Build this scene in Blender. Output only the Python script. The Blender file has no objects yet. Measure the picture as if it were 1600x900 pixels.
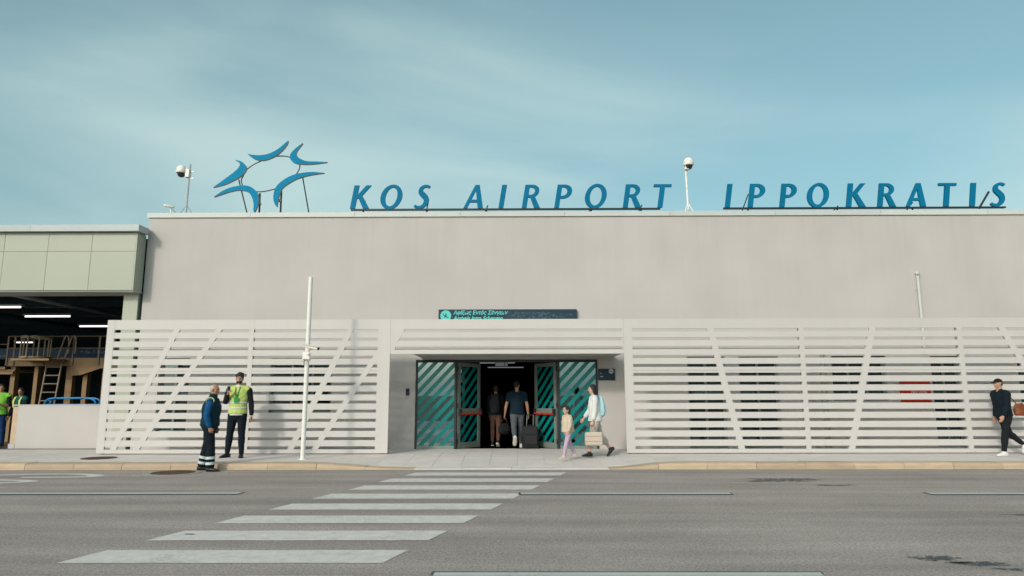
import bpy, bmesh, math, random
from mathutils import Vector, Matrix, noise as mnoise

random.seed(7)
R = math.radians
PI = math.pi
scene = bpy.context.scene
col = scene.collection

# ------------------------------------------------------------------ camera
cam_data = bpy.data.cameras.new('camera')
cam_data.sensor_width = 36.0
cam_data.lens = 36.0 * 1055 / 1600
cam_data.clip_start = 0.05
cam_data.clip_end = 12000
cam = bpy.data.objects.new('camera', cam_data)
col.objects.link(cam)
PITCH, ROLL, YAW = R(9.05), R(-0.11), R(-0.41)
fwd = Vector((math.sin(YAW) * math.cos(PITCH), math.cos(YAW) * math.cos(PITCH), math.sin(PITCH)))
rt0 = Vector((math.cos(YAW), -math.sin(YAW), 0))
up0 = rt0.cross(fwd)
rt = math.cos(ROLL) * rt0 + math.sin(ROLL) * up0
up = -math.sin(ROLL) * rt0 + math.cos(ROLL) * up0
cm = Matrix((rt, up, -fwd)).transposed().to_4x4()
cm.translation = Vector((0, 0, 1.5))
cam.matrix_world = cm
scene.camera = cam

# ------------------------------------------------------------------ sun and sky
SUN_AZ, SUN_EL = R(29.6), R(26.5)          # the sun stands behind the camera, to its left
sun_data = bpy.data.lights.new('sun', 'SUN')
sun_data.energy = 1.25
sun_data.angle = R(5.0)
sun_data.color = (1.0, 0.875, 0.78)
sun = bpy.data.objects.new('sun', sun_data)
col.objects.link(sun)
travel = Vector((math.sin(SUN_AZ) * math.cos(SUN_EL), math.cos(SUN_AZ) * math.cos(SUN_EL), -math.sin(SUN_EL)))
sun.rotation_euler = travel.to_track_quat('-Z', 'Y').to_euler()
sun.location = (-20, -30, 30)

world = bpy.data.worlds.new('World')
scene.world = world
world.use_nodes = True
wn, wl = world.node_tree.nodes, world.node_tree.links
wn.clear()
def wnode(t, **k):
    n = wn.new(t)
    for a, b in k.items():
        setattr(n, a, b)
    return n
w_out = wnode('ShaderNodeOutputWorld')
w_bg = wnode('ShaderNodeBackground')
w_bg.inputs['Strength'].default_value = 0.15
sky = wnode('ShaderNodeTexSky', sky_type='NISHITA', sun_disc=False)
sky.sun_elevation = SUN_EL
sky.sun_rotation = R(209.6)
sky.air_density = 1.0
sky.dust_density = 5.0
sky.ozone_density = 1.0
hsv = wnode('ShaderNodeHueSaturation')
hsv.inputs['Hue'].default_value = 0.465
hsv.inputs['Saturation'].default_value = 0.84
hsv.inputs['Value'].default_value = 0.86
wl.new(sky.outputs[0], hsv.inputs['Color'])
tc = wnode('ShaderNodeTexCoord')
sep = wnode('ShaderNodeSeparateXYZ')
wl.new(tc.outputs['Generated'], sep.inputs[0])
def wmath(op, a, b=None):
    n = wnode('ShaderNodeMath', operation=op)
    for i, x in enumerate((a, b)):
        if x is None:
            continue
        if isinstance(x, (int, float)):
            n.inputs[i].default_value = x
        else:
            wl.new(x, n.inputs[i])
    return n.outputs[0]
zz = wmath('ADD', wmath('MAXIMUM', sep.outputs['Z'], 0.0), 0.22)
cu = wmath('DIVIDE', sep.outputs['X'], zz)
cv = wmath('DIVIDE', sep.outputs['Y'], zz)
comb = wnode('ShaderNodeCombineXYZ')
wl.new(cu, comb.inputs[0]); wl.new(cv, comb.inputs[1])
mp = wnode('ShaderNodeMapping')
mp.inputs['Rotation'].default_value = (0, 0, R(-14))
mp.inputs['Scale'].default_value = (0.6, 0.95, 1)
mp.inputs['Location'].default_value = (0.14, -2.28, 0)
wl.new(comb.outputs[0], mp.inputs[0])
n1 = wnode('ShaderNodeTexNoise')
n1.inputs['Scale'].default_value = 1.1
n1.inputs['Detail'].default_value = 7
n1.inputs['Roughness'].default_value = 0.46
n1.inputs['Distortion'].default_value = 0.5
wl.new(mp.outputs[0], n1.inputs['Vector'])
cr = wnode('ShaderNodeMapRange', interpolation_type='SMOOTHSTEP')
cr.inputs['From Min'].default_value = 0.38
cr.inputs['From Max'].default_value = 0.72
cr.inputs['To Min'].default_value = 0.12
cr.inputs['To Max'].default_value = 0.74
wl.new(n1.outputs['Fac'], cr.inputs['Value'])
cmix = wnode('ShaderNodeMix', data_type='RGBA')
cmix.inputs['B'].default_value = (4.25, 4.2, 4.05, 1)      # thin bright cirrus
wl.new(cr.outputs[0], cmix.inputs['Factor'])
wl.new(hsv.outputs[0], cmix.inputs['A'])
tint = wnode('ShaderNodeMix', data_type='RGBA', blend_type='MULTIPLY')   # the whole sky leans to teal
tint.inputs['Factor'].default_value = 1.0
tint.inputs['B'].default_value = (0.735, 0.955, 0.955, 1)
wl.new(cmix.outputs['Result'], tint.inputs['A'])
wl.new(tint.outputs['Result'], w_bg.inputs['Color'])
wl.new(w_bg.outputs[0], w_out.inputs['Surface'])

scene.view_settings.view_transform = 'Standard'
scene.view_settings.look = 'None'
scene.view_settings.exposure = 0.4
scene.view_settings.gamma = 1.0
scene.render.engine = 'CYCLES'
scene.cycles.max_bounces = 8
scene.cycles.transparent_max_bounces = 12

# ------------------------------------------------------------------ materials
MATS = {}
def mat(name, color, rough=0.6, var=0.08, vscale=2.0, bump=0.0, bscale=60.0, metallic=0.0, spec=0.4,
        rnd=0.0, streak=0.0, coords='Object', stretch=None, coat=0.0):
    """Principled surface whose base colour wanders a little (noise), with fine relief and a tint per piece."""
    m = bpy.data.materials.new(name)
    m.use_nodes = True
    nt = m.node_tree
    N, L = nt.nodes, nt.links
    b = N['Principled BSDF']
    b.inputs['Roughness'].default_value = rough
    b.inputs['Metallic'].default_value = metallic
    b.inputs['Specular IOR Level'].default_value = spec
    b.inputs['Coat Weight'].default_value = coat
    tcn = N.new('ShaderNodeTexCoord')
    if coords == 'World':
        g = N.new('ShaderNodeNewGeometry'); src = g.outputs['Position']
    else:
        src = tcn.outputs['Object']
    mpn = N.new('ShaderNodeMapping')
    if stretch:
        mpn.inputs['Scale'].default_value = stretch
    L.new(src, mpn.inputs[0])
    nz = N.new('ShaderNodeTexNoise')
    nz.inputs['Scale'].default_value = vscale
    nz.inputs['Detail'].default_value = 8
    nz.inputs['Roughness'].default_value = 0.62
    L.new(mpn.outputs[0], nz.inputs['Vector'])
    mr = N.new('ShaderNodeMapRange')
    mr.inputs['From Min'].default_value = 0.25; mr.inputs['From Max'].default_value = 0.75
    mr.inputs['To Min'].default_value = 1 - var; mr.inputs['To Max'].default_value = 1 + var
    L.new(nz.outputs['Fac'], mr.inputs['Value'])
    fac = mr.outputs[0]
    def mul(a, bb):
        n = N.new('ShaderNodeMath'); n.operation = 'MULTIPLY'
        L.new(a, n.inputs[0]); L.new(bb, n.inputs[1])
        return n.outputs[0]
    if streak:
        m2 = N.new('ShaderNodeMapping'); m2.inputs['Scale'].default_value = (3.2, 3.2, 0.16)
        L.new(src, m2.inputs[0])
        nz2 = N.new('ShaderNodeTexNoise'); nz2.inputs['Scale'].default_value = 1.6; nz2.inputs['Detail'].default_value = 6
        L.new(m2.outputs[0], nz2.inputs['Vector'])
        r2 = N.new('ShaderNodeMapRange')
        r2.inputs['From Min'].default_value = 0.3; r2.inputs['From Max'].default_value = 0.7
        r2.inputs['To Min'].default_value = 1 - streak; r2.inputs['To Max'].default_value = 1 + streak * 0.5
        L.new(nz2.outputs['Fac'], r2.inputs['Value'])
        fac = mul(fac, r2.outputs[0])
    if rnd:
        oi = N.new('ShaderNodeObjectInfo')
        r3 = N.new('ShaderNodeMapRange')
        r3.inputs['To Min'].default_value = 1 - rnd; r3.inputs['To Max'].default_value = 1 + rnd
        L.new(oi.outputs['Random'], r3.inputs['Value'])
        fac = mul(fac, r3.outputs[0])
    vm = N.new('ShaderNodeVectorMath'); vm.operation = 'SCALE'
    vm.inputs[0].default_value = color[:3]
    L.new(fac, vm.inputs['Scale'])
    L.new(vm.outputs[0], b.inputs['Base Color'])
    if bump:
        nb = N.new('ShaderNodeTexNoise')
        nb.inputs['Scale'].default_value = bscale
        nb.inputs['Detail'].default_value = 5
        L.new(src, nb.inputs['Vector'])
        bp = N.new('ShaderNodeBump')
        bp.inputs['Strength'].default_value = bump
        bp.inputs['Distance'].default_value = 0.01
        L.new(nb.outputs['Fac'], bp.inputs['Height'])
        L.new(bp.outputs[0], b.inputs['Normal'])
    MATS[name] = m
    return m

def glow(name, color, strength):
    m = mat(name, color, 0.5)
    b = m.node_tree.nodes['Principled BSDF']
    b.inputs['Emission Color'].default_value = (*color, 1)
    b.inputs['Emission Strength'].default_value = strength
    return m

def glass(name, tint, refl):
    m = bpy.data.materials.new(name)
    m.use_nodes = True
    N, L = m.node_tree.nodes, m.node_tree.links
    N.clear()
    o = N.new('ShaderNodeOutputMaterial')
    mx = N.new('ShaderNodeMixShader')
    tr = N.new('ShaderNodeBsdfTransparent'); tr.inputs[0].default_value = (*tint, 1)
    gl = N.new('ShaderNodeBsdfGlossy'); gl.inputs['Color'].default_value = (0.66, 0.92, 1.0, 1); gl.inputs['Roughness'].default_value = 0.015
    lw = N.new('ShaderNodeLayerWeight'); lw.inputs['Blend'].default_value = 0.25
    ad = N.new('ShaderNodeMath'); ad.operation = 'ADD'; ad.use_clamp = True
    ad.inputs[1].default_value = refl
    L.new(lw.outputs['Fresnel'], ad.inputs[0])
    L.new(ad.outputs[0], mx.inputs[0]); L.new(tr.outputs[0], mx.inputs[1]); L.new(gl.outputs[0], mx.inputs[2])
    L.new(mx.outputs[0], o.inputs['Surface'])
    MATS[name] = m
    return m

M_wall = mat('painted_render', (0.48, 0.447, 0.432), 0.88, 0.04, 0.7, 0.25, 45, streak=0.018, coords='World')
M_white = mat('white_coated_metal', (0.525, 0.497, 0.483), 0.5, 0.03, 1.2, 0.03, 12, rnd=0.02, streak=0.02, coords='World')
M_cap = mat('parapet_sheet_metal', (0.52, 0.54, 0.52), 0.45, 0.05, 1.5, metallic=0.0, rnd=0.04)
M_capgrey = mat('grey_sheet_metal', (0.40, 0.44, 0.45), 0.42, 0.05, 1.5, rnd=0.05)
M_clad = mat('pale_green_cladding', (0.35, 0.37, 0.305), 0.4, 0.03, 0.8, rnd=0.03)
M_soffit = mat('pale_soffit', (0.42, 0.42, 0.38), 0.7, 0.05, 1.5)
M_pave = mat('paving_concrete', (0.605, 0.54, 0.51), 0.88, 0.08, 2.2, 0.35, 70, rnd=0.03, coords='World')
M_kerb = mat('sandstone', (0.46, 0.345, 0.245), 0.85, 0.14, 4.0, 0.5, 50, rnd=0.10, coords='World', stretch=(0.6, 1, 2.5))
M_ground = mat('dry_verge', (0.035, 0.045, 0.025), 0.95, 0.25, 0.05, coords='World')
M_steel = mat('galvanised_steel', (0.42, 0.43, 0.42), 0.45, 0.08, 8, metallic=0.5)
M_black = mat('black_painted_steel', (0.018, 0.022, 0.028), 0.5, 0.1, 6)
M_blue = mat('blue_sign_enamel', (0.0015, 0.142, 0.27), 0.6, 0.10, 1.2, rnd=0.05, spec=0.1)
M_bluelogo = mat('bright_blue_enamel', (0.0015, 0.20, 0.37), 0.6, 0.10, 1.5, rnd=0.05, spec=0.1)
M_edge = mat('pale_sign_return', (0.42, 0.42, 0.40), 0.5)
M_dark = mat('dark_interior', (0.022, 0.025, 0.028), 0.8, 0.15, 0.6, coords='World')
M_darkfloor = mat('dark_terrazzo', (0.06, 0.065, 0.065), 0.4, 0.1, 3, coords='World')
M_dframe = mat('dark_anodised_frame', (0.03, 0.035, 0.04), 0.4, 0.06, 4, metallic=0.3)
M_gframe = mat('sage_anodised_frame', (0.20, 0.235, 0.21), 0.42, 0.06, 4, metallic=0.2)
M_teal = mat('teal_window_film', (0.002, 0.18, 0.172), 0.18, 0.12, 0.9, spec=0.5, coords='World')
M_red = mat('red_paint', (0.52, 0.028, 0.012), 0.4, 0.06, 5)
M_navy = mat('navy_sign_face', (0.003, 0.026, 0.049), 0.5, 0.12, 2.0)
M_turq = mat('turquoise_print', (0.10, 0.56, 0.52), 0.5, 0.05, 3)
M_print = mat('pale_print', (0.55, 0.60, 0.60), 0.5, 0.05, 3)
M_ghost = mat('scraped_vinyl_residue', (0.055, 0.105, 0.14), 0.6, 0.35, 25)
M_paint = mat('worn_road_paint', (0.58, 0.54, 0.505), 0.75, 0.16, 7.0, 0.3, 120, coords='World')
M_bitum = mat('fresh_bitumen', (0.075, 0.078, 0.082), 0.7, 0.15, 6, coords='World')
M_rust = mat('rusty_cast_iron', (0.095, 0.05, 0.036), 0.8, 0.3, 14, 0.6, 50)
M_conc = mat('patch_concrete', (0.30, 0.275, 0.24), 0.9, 0.15, 8, 0.4, 60)
M_poleW = mat('white_pole_paint', (0.72, 0.71, 0.68), 0.4, 0.04, 4)
M_cctv = mat('white_plastic', (0.74, 0.71, 0.67), 0.4, 0.05, 6)
M_lens = mat('dark_smoked_dome', (0.02, 0.025, 0.03), 0.08, 0.05, 6, spec=0.6)
M_yellow = mat('ochre_painted_steel', (0.235, 0.14, 0.062), 0.55, 0.16, 3)
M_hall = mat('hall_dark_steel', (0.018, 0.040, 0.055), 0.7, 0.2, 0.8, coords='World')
M_bluerail = mat('blue_tube_paint', (0.005, 0.17, 0.42), 0.35, 0.05, 4)
M_panel = mat('blue_panel', (0.006, 0.045, 0.11), 0.6, 0.15, 2)
M_tube = glow('lit_fluorescent_tube', (1.0, 0.86, 0.78), 1.5)
M_tubedim = glow('dim_ceiling_strip', (0.75, 0.85, 0.9), 0.16)
M_signlit = glow('dim_lit_sign_face', (0.5, 0.55, 0.55), 0.10)
M_glass = glass('door_glass', (0.25, 0.45, 0.48), 0.34)
M_wglass = glass('window_glass', (0.30, 0.45, 0.48), 0.12)

def wall_runoff(m):
    N, L = m.node_tree.nodes, m.node_tree.links
    b = N['Principled BSDF']
    prev = b.inputs['Base Color'].links[0].from_socket
    g = N.new('ShaderNodeNewGeometry')
    mp_ = N.new('ShaderNodeMapping'); mp_.inputs['Scale'].default_value = (2.2, 2.2, 0.10)
    L.new(g.outputs['Position'], mp_.inputs[0])
    nz = N.new('ShaderNodeTexNoise'); nz.inputs['Scale'].default_value = 1.7; nz.inputs['Detail'].default_value = 9; nz.inputs['Roughness'].default_value = 0.7
    L.new(mp_.outputs[0], nz.inputs['Vector'])
    r1 = N.new('ShaderNodeMapRange'); r1.inputs['From Min'].default_value = 0.46; r1.inputs['From Max'].default_value = 0.74
    L.new(nz.outputs['Fac'], r1.inputs['Value'])
    sp = N.new('ShaderNodeSeparateXYZ'); L.new(g.outputs['Position'], sp.inputs[0])
    r2 = N.new('ShaderNodeMapRange'); r2.inputs['From Min'].default_value = 4.3; r2.inputs['From Max'].default_value = 6.4; r2.inputs['To Min'].default_value = 0.15
    L.new(sp.outputs['Z'], r2.inputs['Value'])
    mu = N.new('ShaderNodeMath'); mu.operation = 'MULTIPLY'
    L.new(r1.outputs[0], mu.inputs[0]); L.new(r2.outputs[0], mu.inputs[1])
    m3 = N.new('ShaderNodeMath'); m3.operation = 'MULTIPLY_ADD'; m3.inputs[1].default_value = -0.06; m3.inputs[2].default_value = 1.0
    L.new(mu.outputs[0], m3.inputs[0])
    # broad patches where the render was made good
    vo = N.new('ShaderNodeTexNoise'); vo.inputs['Scale'].default_value = 0.35; vo.inputs['Detail'].default_value = 3
    L.new(g.outputs['Position'], vo.inputs['Vector'])
    r4 = N.new('ShaderNodeMapRange'); r4.inputs['From Min'].default_value = 0.3; r4.inputs['From Max'].default_value = 0.7; r4.inputs['To Min'].default_value = 0.965; r4.inputs['To Max'].default_value = 1.03
    L.new(vo.outputs['Fac'], r4.inputs['Value'])
    m4 = N.new('ShaderNodeMath'); m4.operation = 'MULTIPLY'
    L.new(m3.outputs[0], m4.inputs[0]); L.new(r4.outputs[0], m4.inputs[1])
    sc = N.new('ShaderNodeVectorMath'); sc.operation = 'SCALE'
    L.new(prev, sc.inputs[0]); L.new(m4.outputs[0], sc.inputs['Scale'])
    L.new(sc.outputs[0], b.inputs['Base Color'])
wall_runoff(M_wall)

# asphalt: fine aggregate, patchy wear, faint tyre bands along the lane
def asphalt():
    m = mat('worn_asphalt', (0.345, 0.288, 0.264), 0.86, 0.17, 0.42, coords='World')
    N, L = m.node_tree.nodes, m.node_tree.links
    b = N['Principled BSDF']
    prev = b.inputs['Base Color'].links[0].from_socket
    g = N.new('ShaderNodeNewGeometry')
    f1 = N.new('ShaderNodeTexNoise'); f1.inputs['Scale'].default_value = 38; f1.inputs['Detail'].default_value = 4; f1.inputs['Roughness'].default_value = 0.75
    L.new(g.outputs['Position'], f1.inputs['Vector'])
    vo = N.new('ShaderNodeTexVoronoi'); vo.inputs['Scale'].default_value = 60
    L.new(g.outputs['Position'], vo.inputs['Vector'])
    mpn = N.new('ShaderNodeMapping'); mpn.inputs['Scale'].default_value = (0.12, 1.3, 1)
    L.new(g.outputs['Position'], mpn.inputs[0])
    f2 = N.new('ShaderNodeTexNoise'); f2.inputs['Scale'].default_value = 1.5; f2.inputs['Detail'].default_value = 6
    L.new(mpn.outputs[0], f2.inputs['Vector'])
    def mr(v, a, bb, c, d):
        r = N.new('ShaderNodeMapRange')
        for k, x in zip(('From Min', 'From Max', 'To Min', 'To Max'), (a, bb, c, d)):
            r.inputs[k].default_value = x
        L.new(v, r.inputs['Value'])
        return r.outputs[0]
    def mul(a, bb):
        n = N.new('ShaderNodeMath'); n.operation = 'MULTIPLY'
        L.new(a, n.inputs[0]); L.new(bb, n.inputs[1])
        return n.outputs[0]
    fac = mul(mul(mr(f1.outputs['Fac'], 0.3, 0.7, 0.55, 1.42), mr(vo.outputs['Distance'], 0.0, 0.9, 1.2, 0.72)), mr(f2.outputs['Fac'], 0.3, 0.7, 0.80, 1.16))
    sc = N.new('ShaderNodeVectorMath'); sc.operation = 'SCALE'
    L.new(prev, sc.inputs[0]); L.new(fac, sc.inputs['Scale'])
    L.new(sc.outputs[0], b.inputs['Base Color'])
    bp = N.new('ShaderNodeBump'); bp.inputs['Strength'].default_value = 0.7; bp.inputs['Distance'].default_value = 0.012
    L.new(f1.outputs['Fac'], bp.inputs['Height']); L.new(bp.outputs[0], b.inputs['Normal'])
    return m
M_asph = asphalt()

def chipped(m, under, lo, hi):
    """paint worn through to the asphalt in small ragged chips"""
    N, L = m.node_tree.nodes, m.node_tree.links
    b = N['Principled BSDF']
    prev = b.inputs['Base Color'].links[0].from_socket
    g = N.new('ShaderNodeNewGeometry')
    n1_ = N.new('ShaderNodeTexNoise'); n1_.inputs['Scale'].default_value = 26; n1_.inputs['Detail'].default_value = 8; n1_.inputs['Roughness'].default_value = 0.75
    n2_ = N.new('ShaderNodeTexNoise'); n2_.inputs['Scale'].default_value = 1.3; n2_.inputs['Detail'].default_value = 4
    L.new(g.outputs['Position'], n1_.inputs['Vector']); L.new(g.outputs['Position'], n2_.inputs['Vector'])
    ad = N.new('ShaderNodeMath'); ad.operation = 'MULTIPLY_ADD'; ad.inputs[1].default_value = 0.45
    L.new(n2_.outputs['Fac'], ad.inputs[0]); L.new(n1_.outputs['Fac'], ad.inputs[2])
    r = N.new('ShaderNodeMapRange'); r.inputs['From Min'].default_value = lo; r.inputs['From Max'].default_value = hi
    L.new(ad.outputs[0], r.inputs['Value'])
    mx = N.new('ShaderNodeMix'); mx.data_type = 'RGBA'
    mx.inputs['B'].default_value = (*under, 1)
    L.new(r.outputs[0], mx.inputs['Factor']); L.new(prev, mx.inputs['A'])
    L.new(mx.outputs['Result'], b.inputs['Base Color'])
chipped(M_paint, (0.25, 0.22, 0.20), 0.80, 0.98)

# ------------------------------------------------------------------ mesh helpers
def lerp(a, b, t):
    return a + (b - a) * t

class MB:
    """Collects simple solids and links them as one mesh object."""
    def __init__(self):
        self.v, self.f, self.mi = [], [], []
        self.cur = 0
    def add(self, vs, fs):
        o = len(self.v)
        self.v += [tuple(p) for p in vs]
        self.f += [tuple(i + o for i in f) for f in fs]
        self.mi += [self.cur] * len(fs)
        return self
    def box(self, x0, x1, y0, y1, z0, z1):
        vs = [(x, y, z) for z in (z0, z1) for y in (y0, y1) for x in (x0, x1)]
        return self.add(vs, [(0, 2, 3, 1), (4, 5, 7, 6), (0, 1, 5, 4), (2, 6, 7, 3), (0, 4, 6, 2), (1, 3, 7, 5)])
    def prism(self, poly, y0, y1):
        """polygon in X,Z pushed from y0 to y1"""
        n = len(poly)
        vs = [(x, y0, z) for x, z in poly] + [(x, y1, z) for x, z in poly]
        fs = [tuple(range(n)), tuple(range(2 * n - 1, n - 1, -1))]
        fs += [(i, i + n, (i + 1) % n + n, (i + 1) % n) for i in range(n)]
        return self.add(vs, fs)
    def ring_prism(self, outer, inner, y0, y1):
        n = len(outer)
        vs = [(x, y, z) for y in (y0, y1) for loop in (outer, inner) for x, z in loop]
        fs = []
        for i in range(n):
            j = (i + 1) % n
            fs += [(i, j, n + j, n + i), (2 * n + i, 3 * n + i, 3 * n + j, 2 * n + j),
                   (i, 2 * n + i, 2 * n + j, j), (n + i, n + j, 3 * n + j, 3 * n + i)]
        return self.add(vs, fs)
    def sheet(self, poly, z, t=0.0):
        """polygon in X,Y lying at height z; t gives it a thickness downward"""
        n = len(poly)
        if not t:
            return self.add([(x, y, z) for x, y in poly], [tuple(range(n))])
        vs = [(x, y, z) for x, y in poly] + [(x, y, z - t) for x, y in poly]
        fs = [tuple(range(n)), tuple(range(2 * n - 1, n - 1, -1))]
        fs += [(i, (i + 1) % n, (i + 1) % n + n, i + n) for i in range(n)]
        return self.add(vs, fs)
    def tube(self, pts, r, n=8, closed=False):
        rr = [(r, r)] * len(pts) if isinstance(r, (int, float)) else [(a, a) for a in r]
        return self.loft(pts, rr, n=n, dome=False, closed=closed)
    def loft(self, pts, radii, n=12, ref=(1, 0, 0), dome=True, closed=False):
        """closed skin of elliptical rings along pts; the first radius lies along ref"""
        P = [Vector(p) for p in pts]
        m = len(P)
        T = []
        for i in range(m):
            if closed:
                t = P[(i + 1) % m] - P[i - 1]
            else:
                t = P[min(i + 1, m - 1)] - P[max(i - 1, 0)]
            T.append(t.normalized())
        rings = []
        rf = Vector(ref)
        for i in range(m):
            t = T[i]
            s = rf - t * rf.dot(t)
            if s.length < 0.05:
                s = Vector((0, 1, 0)) - t * t.y
            s.normalize()
            u = t.cross(s)
            rings.append((P[i], s, u, radii[i]))
        if dome and not closed:
            a, b = rings[0], rings[-1]
            ra, rb = min(a[3]), min(b[3])
            rings = [(a[0] - T[0] * ra * k1, a[1], a[2], (a[3][0] * k2, a[3][1] * k2)) for k1, k2 in ((0.62, 0.30), (0.42, 0.72))] + rings
            rings += [(b[0] + T[-1] * rb * k1, b[1], b[2], (b[3][0] * k2, b[3][1] * k2)) for k1, k2 in ((0.42, 0.72), (0.62, 0.30))]
        vs, fs = [], []
        for p, s, u, (ra, rb) in rings:
            for k in range(n):
                a = 2 * PI * k / n
                vs.append(p + s * (ra * math.cos(a)) + u * (rb * math.sin(a)))
        q = len(rings)
        for i in range(q if closed else q - 1):
            for k in range(n):
                k2, i2 = (k + 1) % n, (i + 1) % q
                fs.append((i * n + k, i * n + k2, i2 * n + k2, i2 * n + k))
        if not closed:
            fs.append(tuple(range(n - 1, -1, -1)))
            fs.append(tuple((q - 1) * n + k for k in range(n)))
        return self.add(vs, fs)
    def ball(self, c, r, n=12, rot=None, zmin=-1.0, zmax=1.0):
        rx, ry, rz = (r, r, r) if isinstance(r, (int, float)) else r
        rows = max(5, n // 2 + 1)
        vs, fs = [], []
        a0, a1 = math.asin(zmin), math.asin(zmax)
        for i in range(rows):
            a = lerp(a0, a1, i / (rows - 1))
            ca, sa = max(math.cos(a), 0.02), math.sin(a)
            for k in range(n):
                b = 2 * PI * k / n
                p = Vector((rx * ca * math.cos(b), ry * ca * math.sin(b), rz * sa))
                if rot is not None:
                    p = rot @ p
                vs.append(p + Vector(c))
        for i in range(rows - 1):
            for k in range(n):
                k2 = (k + 1) % n
                fs.append((i * n + k, i * n + k2, (i + 1) * n + k2, (i + 1) * n + k))
        fs.append(tuple(range(n - 1, -1, -1)))
        fs.append(tuple((rows - 1) * n + k for k in range(n)))
        return self.add(vs, fs)
    def lathe(self, prof, c=(0, 0, 0), n=16):
        """profile of (radius, z) turned about a vertical axis at c"""
        vs, fs = [], []
        for r, z in prof:
            for k in range(n):
                a = 2 * PI * k / n
                vs.append((c[0] + r * math.cos(a), c[1] + r * math.sin(a), c[2] + z))
        for i in range(len(prof) - 1):
            for k in range(n):
                k2 = (k + 1) % n
                fs.append((i * n + k, i * n + k2, (i + 1) * n + k2, (i + 1) * n + k))
        fs.append(tuple(range(n - 1, -1, -1)))
        fs.append(tuple((len(prof) - 1) * n + k for k in range(n)))
        return self.add(vs, fs)
    def build(self, name, m, parent=None, smooth=False, bevel=0.0, at=None):
        me = bpy.data.meshes.new(name)
        me.from_pydata(self.v, [], self.f)
        ms = m if isinstance(m, (list, tuple)) else [m]
        for x in ms:
            me.materials.append(x)
        for p, i in zip(me.polygons, self.mi):
            p.material_index = i
        bm = bmesh.new(); bm.from_mesh(me)
        bmesh.ops.recalc_face_normals(bm, faces=bm.faces)
        if bevel:
            es = [e for e in bm.edges if len(e.link_faces) == 2 and e.calc_face_angle(0) > 0.6]
            bmesh.ops.bevel(bm, geom=es, offset=bevel, segments=1, affect='EDGES', clamp_overlap=True)
        bm.to_mesh(me); bm.free()
        if smooth:
            for p in me.polygons:
                p.use_smooth = True
            try:
                me.set_sharp_from_angle(angle=R(42))
            except Exception:
                pass
        o = bpy.data.objects.new(name, me)
        col.objects.link(o)
        if parent:
            o.parent = parent
        if at:
            o.location = at
        return o

def tag(o, label=None, cat=None, group=None, kind=None):
    if label: o['label'] = label
    if cat: o['category'] = cat
    if group: o['group'] = group
    if kind: o['kind'] = kind
    return o

def thing(name, label, cat, loc=(0, 0, 0), rz=0.0, group=None):
    o = bpy.data.objects.new(name, None)
    o.empty_display_size = 0.2
    col.objects.link(o)
    o.location = loc
    o.rotation_euler = (0, 0, rz)
    return tag(o, label, cat, group)

def group_of(name, kind='structure'):
    o = bpy.data.objects.new(name, None)
    col.objects.link(o)
    o['kind'] = kind
    return o

def smooth_loop(pts, k=4, closed=True):
    """Catmull-Rom through pts"""
    out, n = [], len(pts)
    for i in range(n if closed else n - 1):
        p0, p1, p2, p3 = (Vector(pts[(i + d) % n]) if closed else Vector(pts[min(max(i + d, 0), n - 1)]) for d in (-1, 0, 1, 2))
        for j in range(k):
            t = j / k
            out.append(tuple(0.5 * ((2 * p1) + (p2 - p0) * t + (2 * p0 - 5 * p1 + 4 * p2 - p3) * t * t + (3 * p1 - p0 - 3 * p2 + p3) * t ** 3)))
    if not closed:
        out.append(tuple(pts[-1]))
    return out

def clip_rect(poly, x0, x1, z0, z1):
    def cut(ps, inside, inter):
        out = []
        for i in range(len(ps)):
            a, b = ps[i - 1], ps[i]
            if inside(b):
                if not inside(a):
                    out.append(inter(a, b))
                out.append(b)
            elif inside(a):
                out.append(inter(a, b))
        return out
    def ix(c):
        return lambda a, b: (c, a[1] + (b[1] - a[1]) * (c - a[0]) / (b[0] - a[0]))
    def iz(c):
        return lambda a, b: (a[0] + (b[0] - a[0]) * (c - a[1]) / (b[1] - a[1]), c)
    for ins, it in ((lambda p: p[0] >= x0, ix(x0)), (lambda p: p[0] <= x1, ix(x1)), (lambda p: p[1] >= z0, iz(z0)), (lambda p: p[1] <= z1, iz(z1))):
        if poly:
            poly = cut(poly, ins, it)
    return poly

# ------------------------------------------------------------------ ground, road, pavement, kerb
PZ = 0.13                                   # pavement level
KY0, KY1 = 14.2, 14.6                       # kerb front and back
def ramp(x):
    """how far the dropped kerb lowers the pavement edge at x"""
    def s(a, b):
        t = min(max((x - a) / (b - a), 0), 1)
        return t * t * (3 - 2 * t)
    return 0.105 * s(-4.6, -2.3) * (1 - s(1.9, 3.3))
def pave_z(x, y):
    return PZ - ramp(x) * min(max((16.2 - y) / 1.7, 0), 1)

g = MB(); g.sheet([(-4000, -4000), (4000, -4000), (4000, 4000), (-4000, 4000)], -0.05)
tag(g.build('ground', M_ground), kind='structure')
g = MB(); g.sheet([(-260, -5.0), (260, -5.0), (260, 14.3), (-260, 14.3)], 0.0)
road = tag(g.build('road', M_asph), kind='structure')

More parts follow.
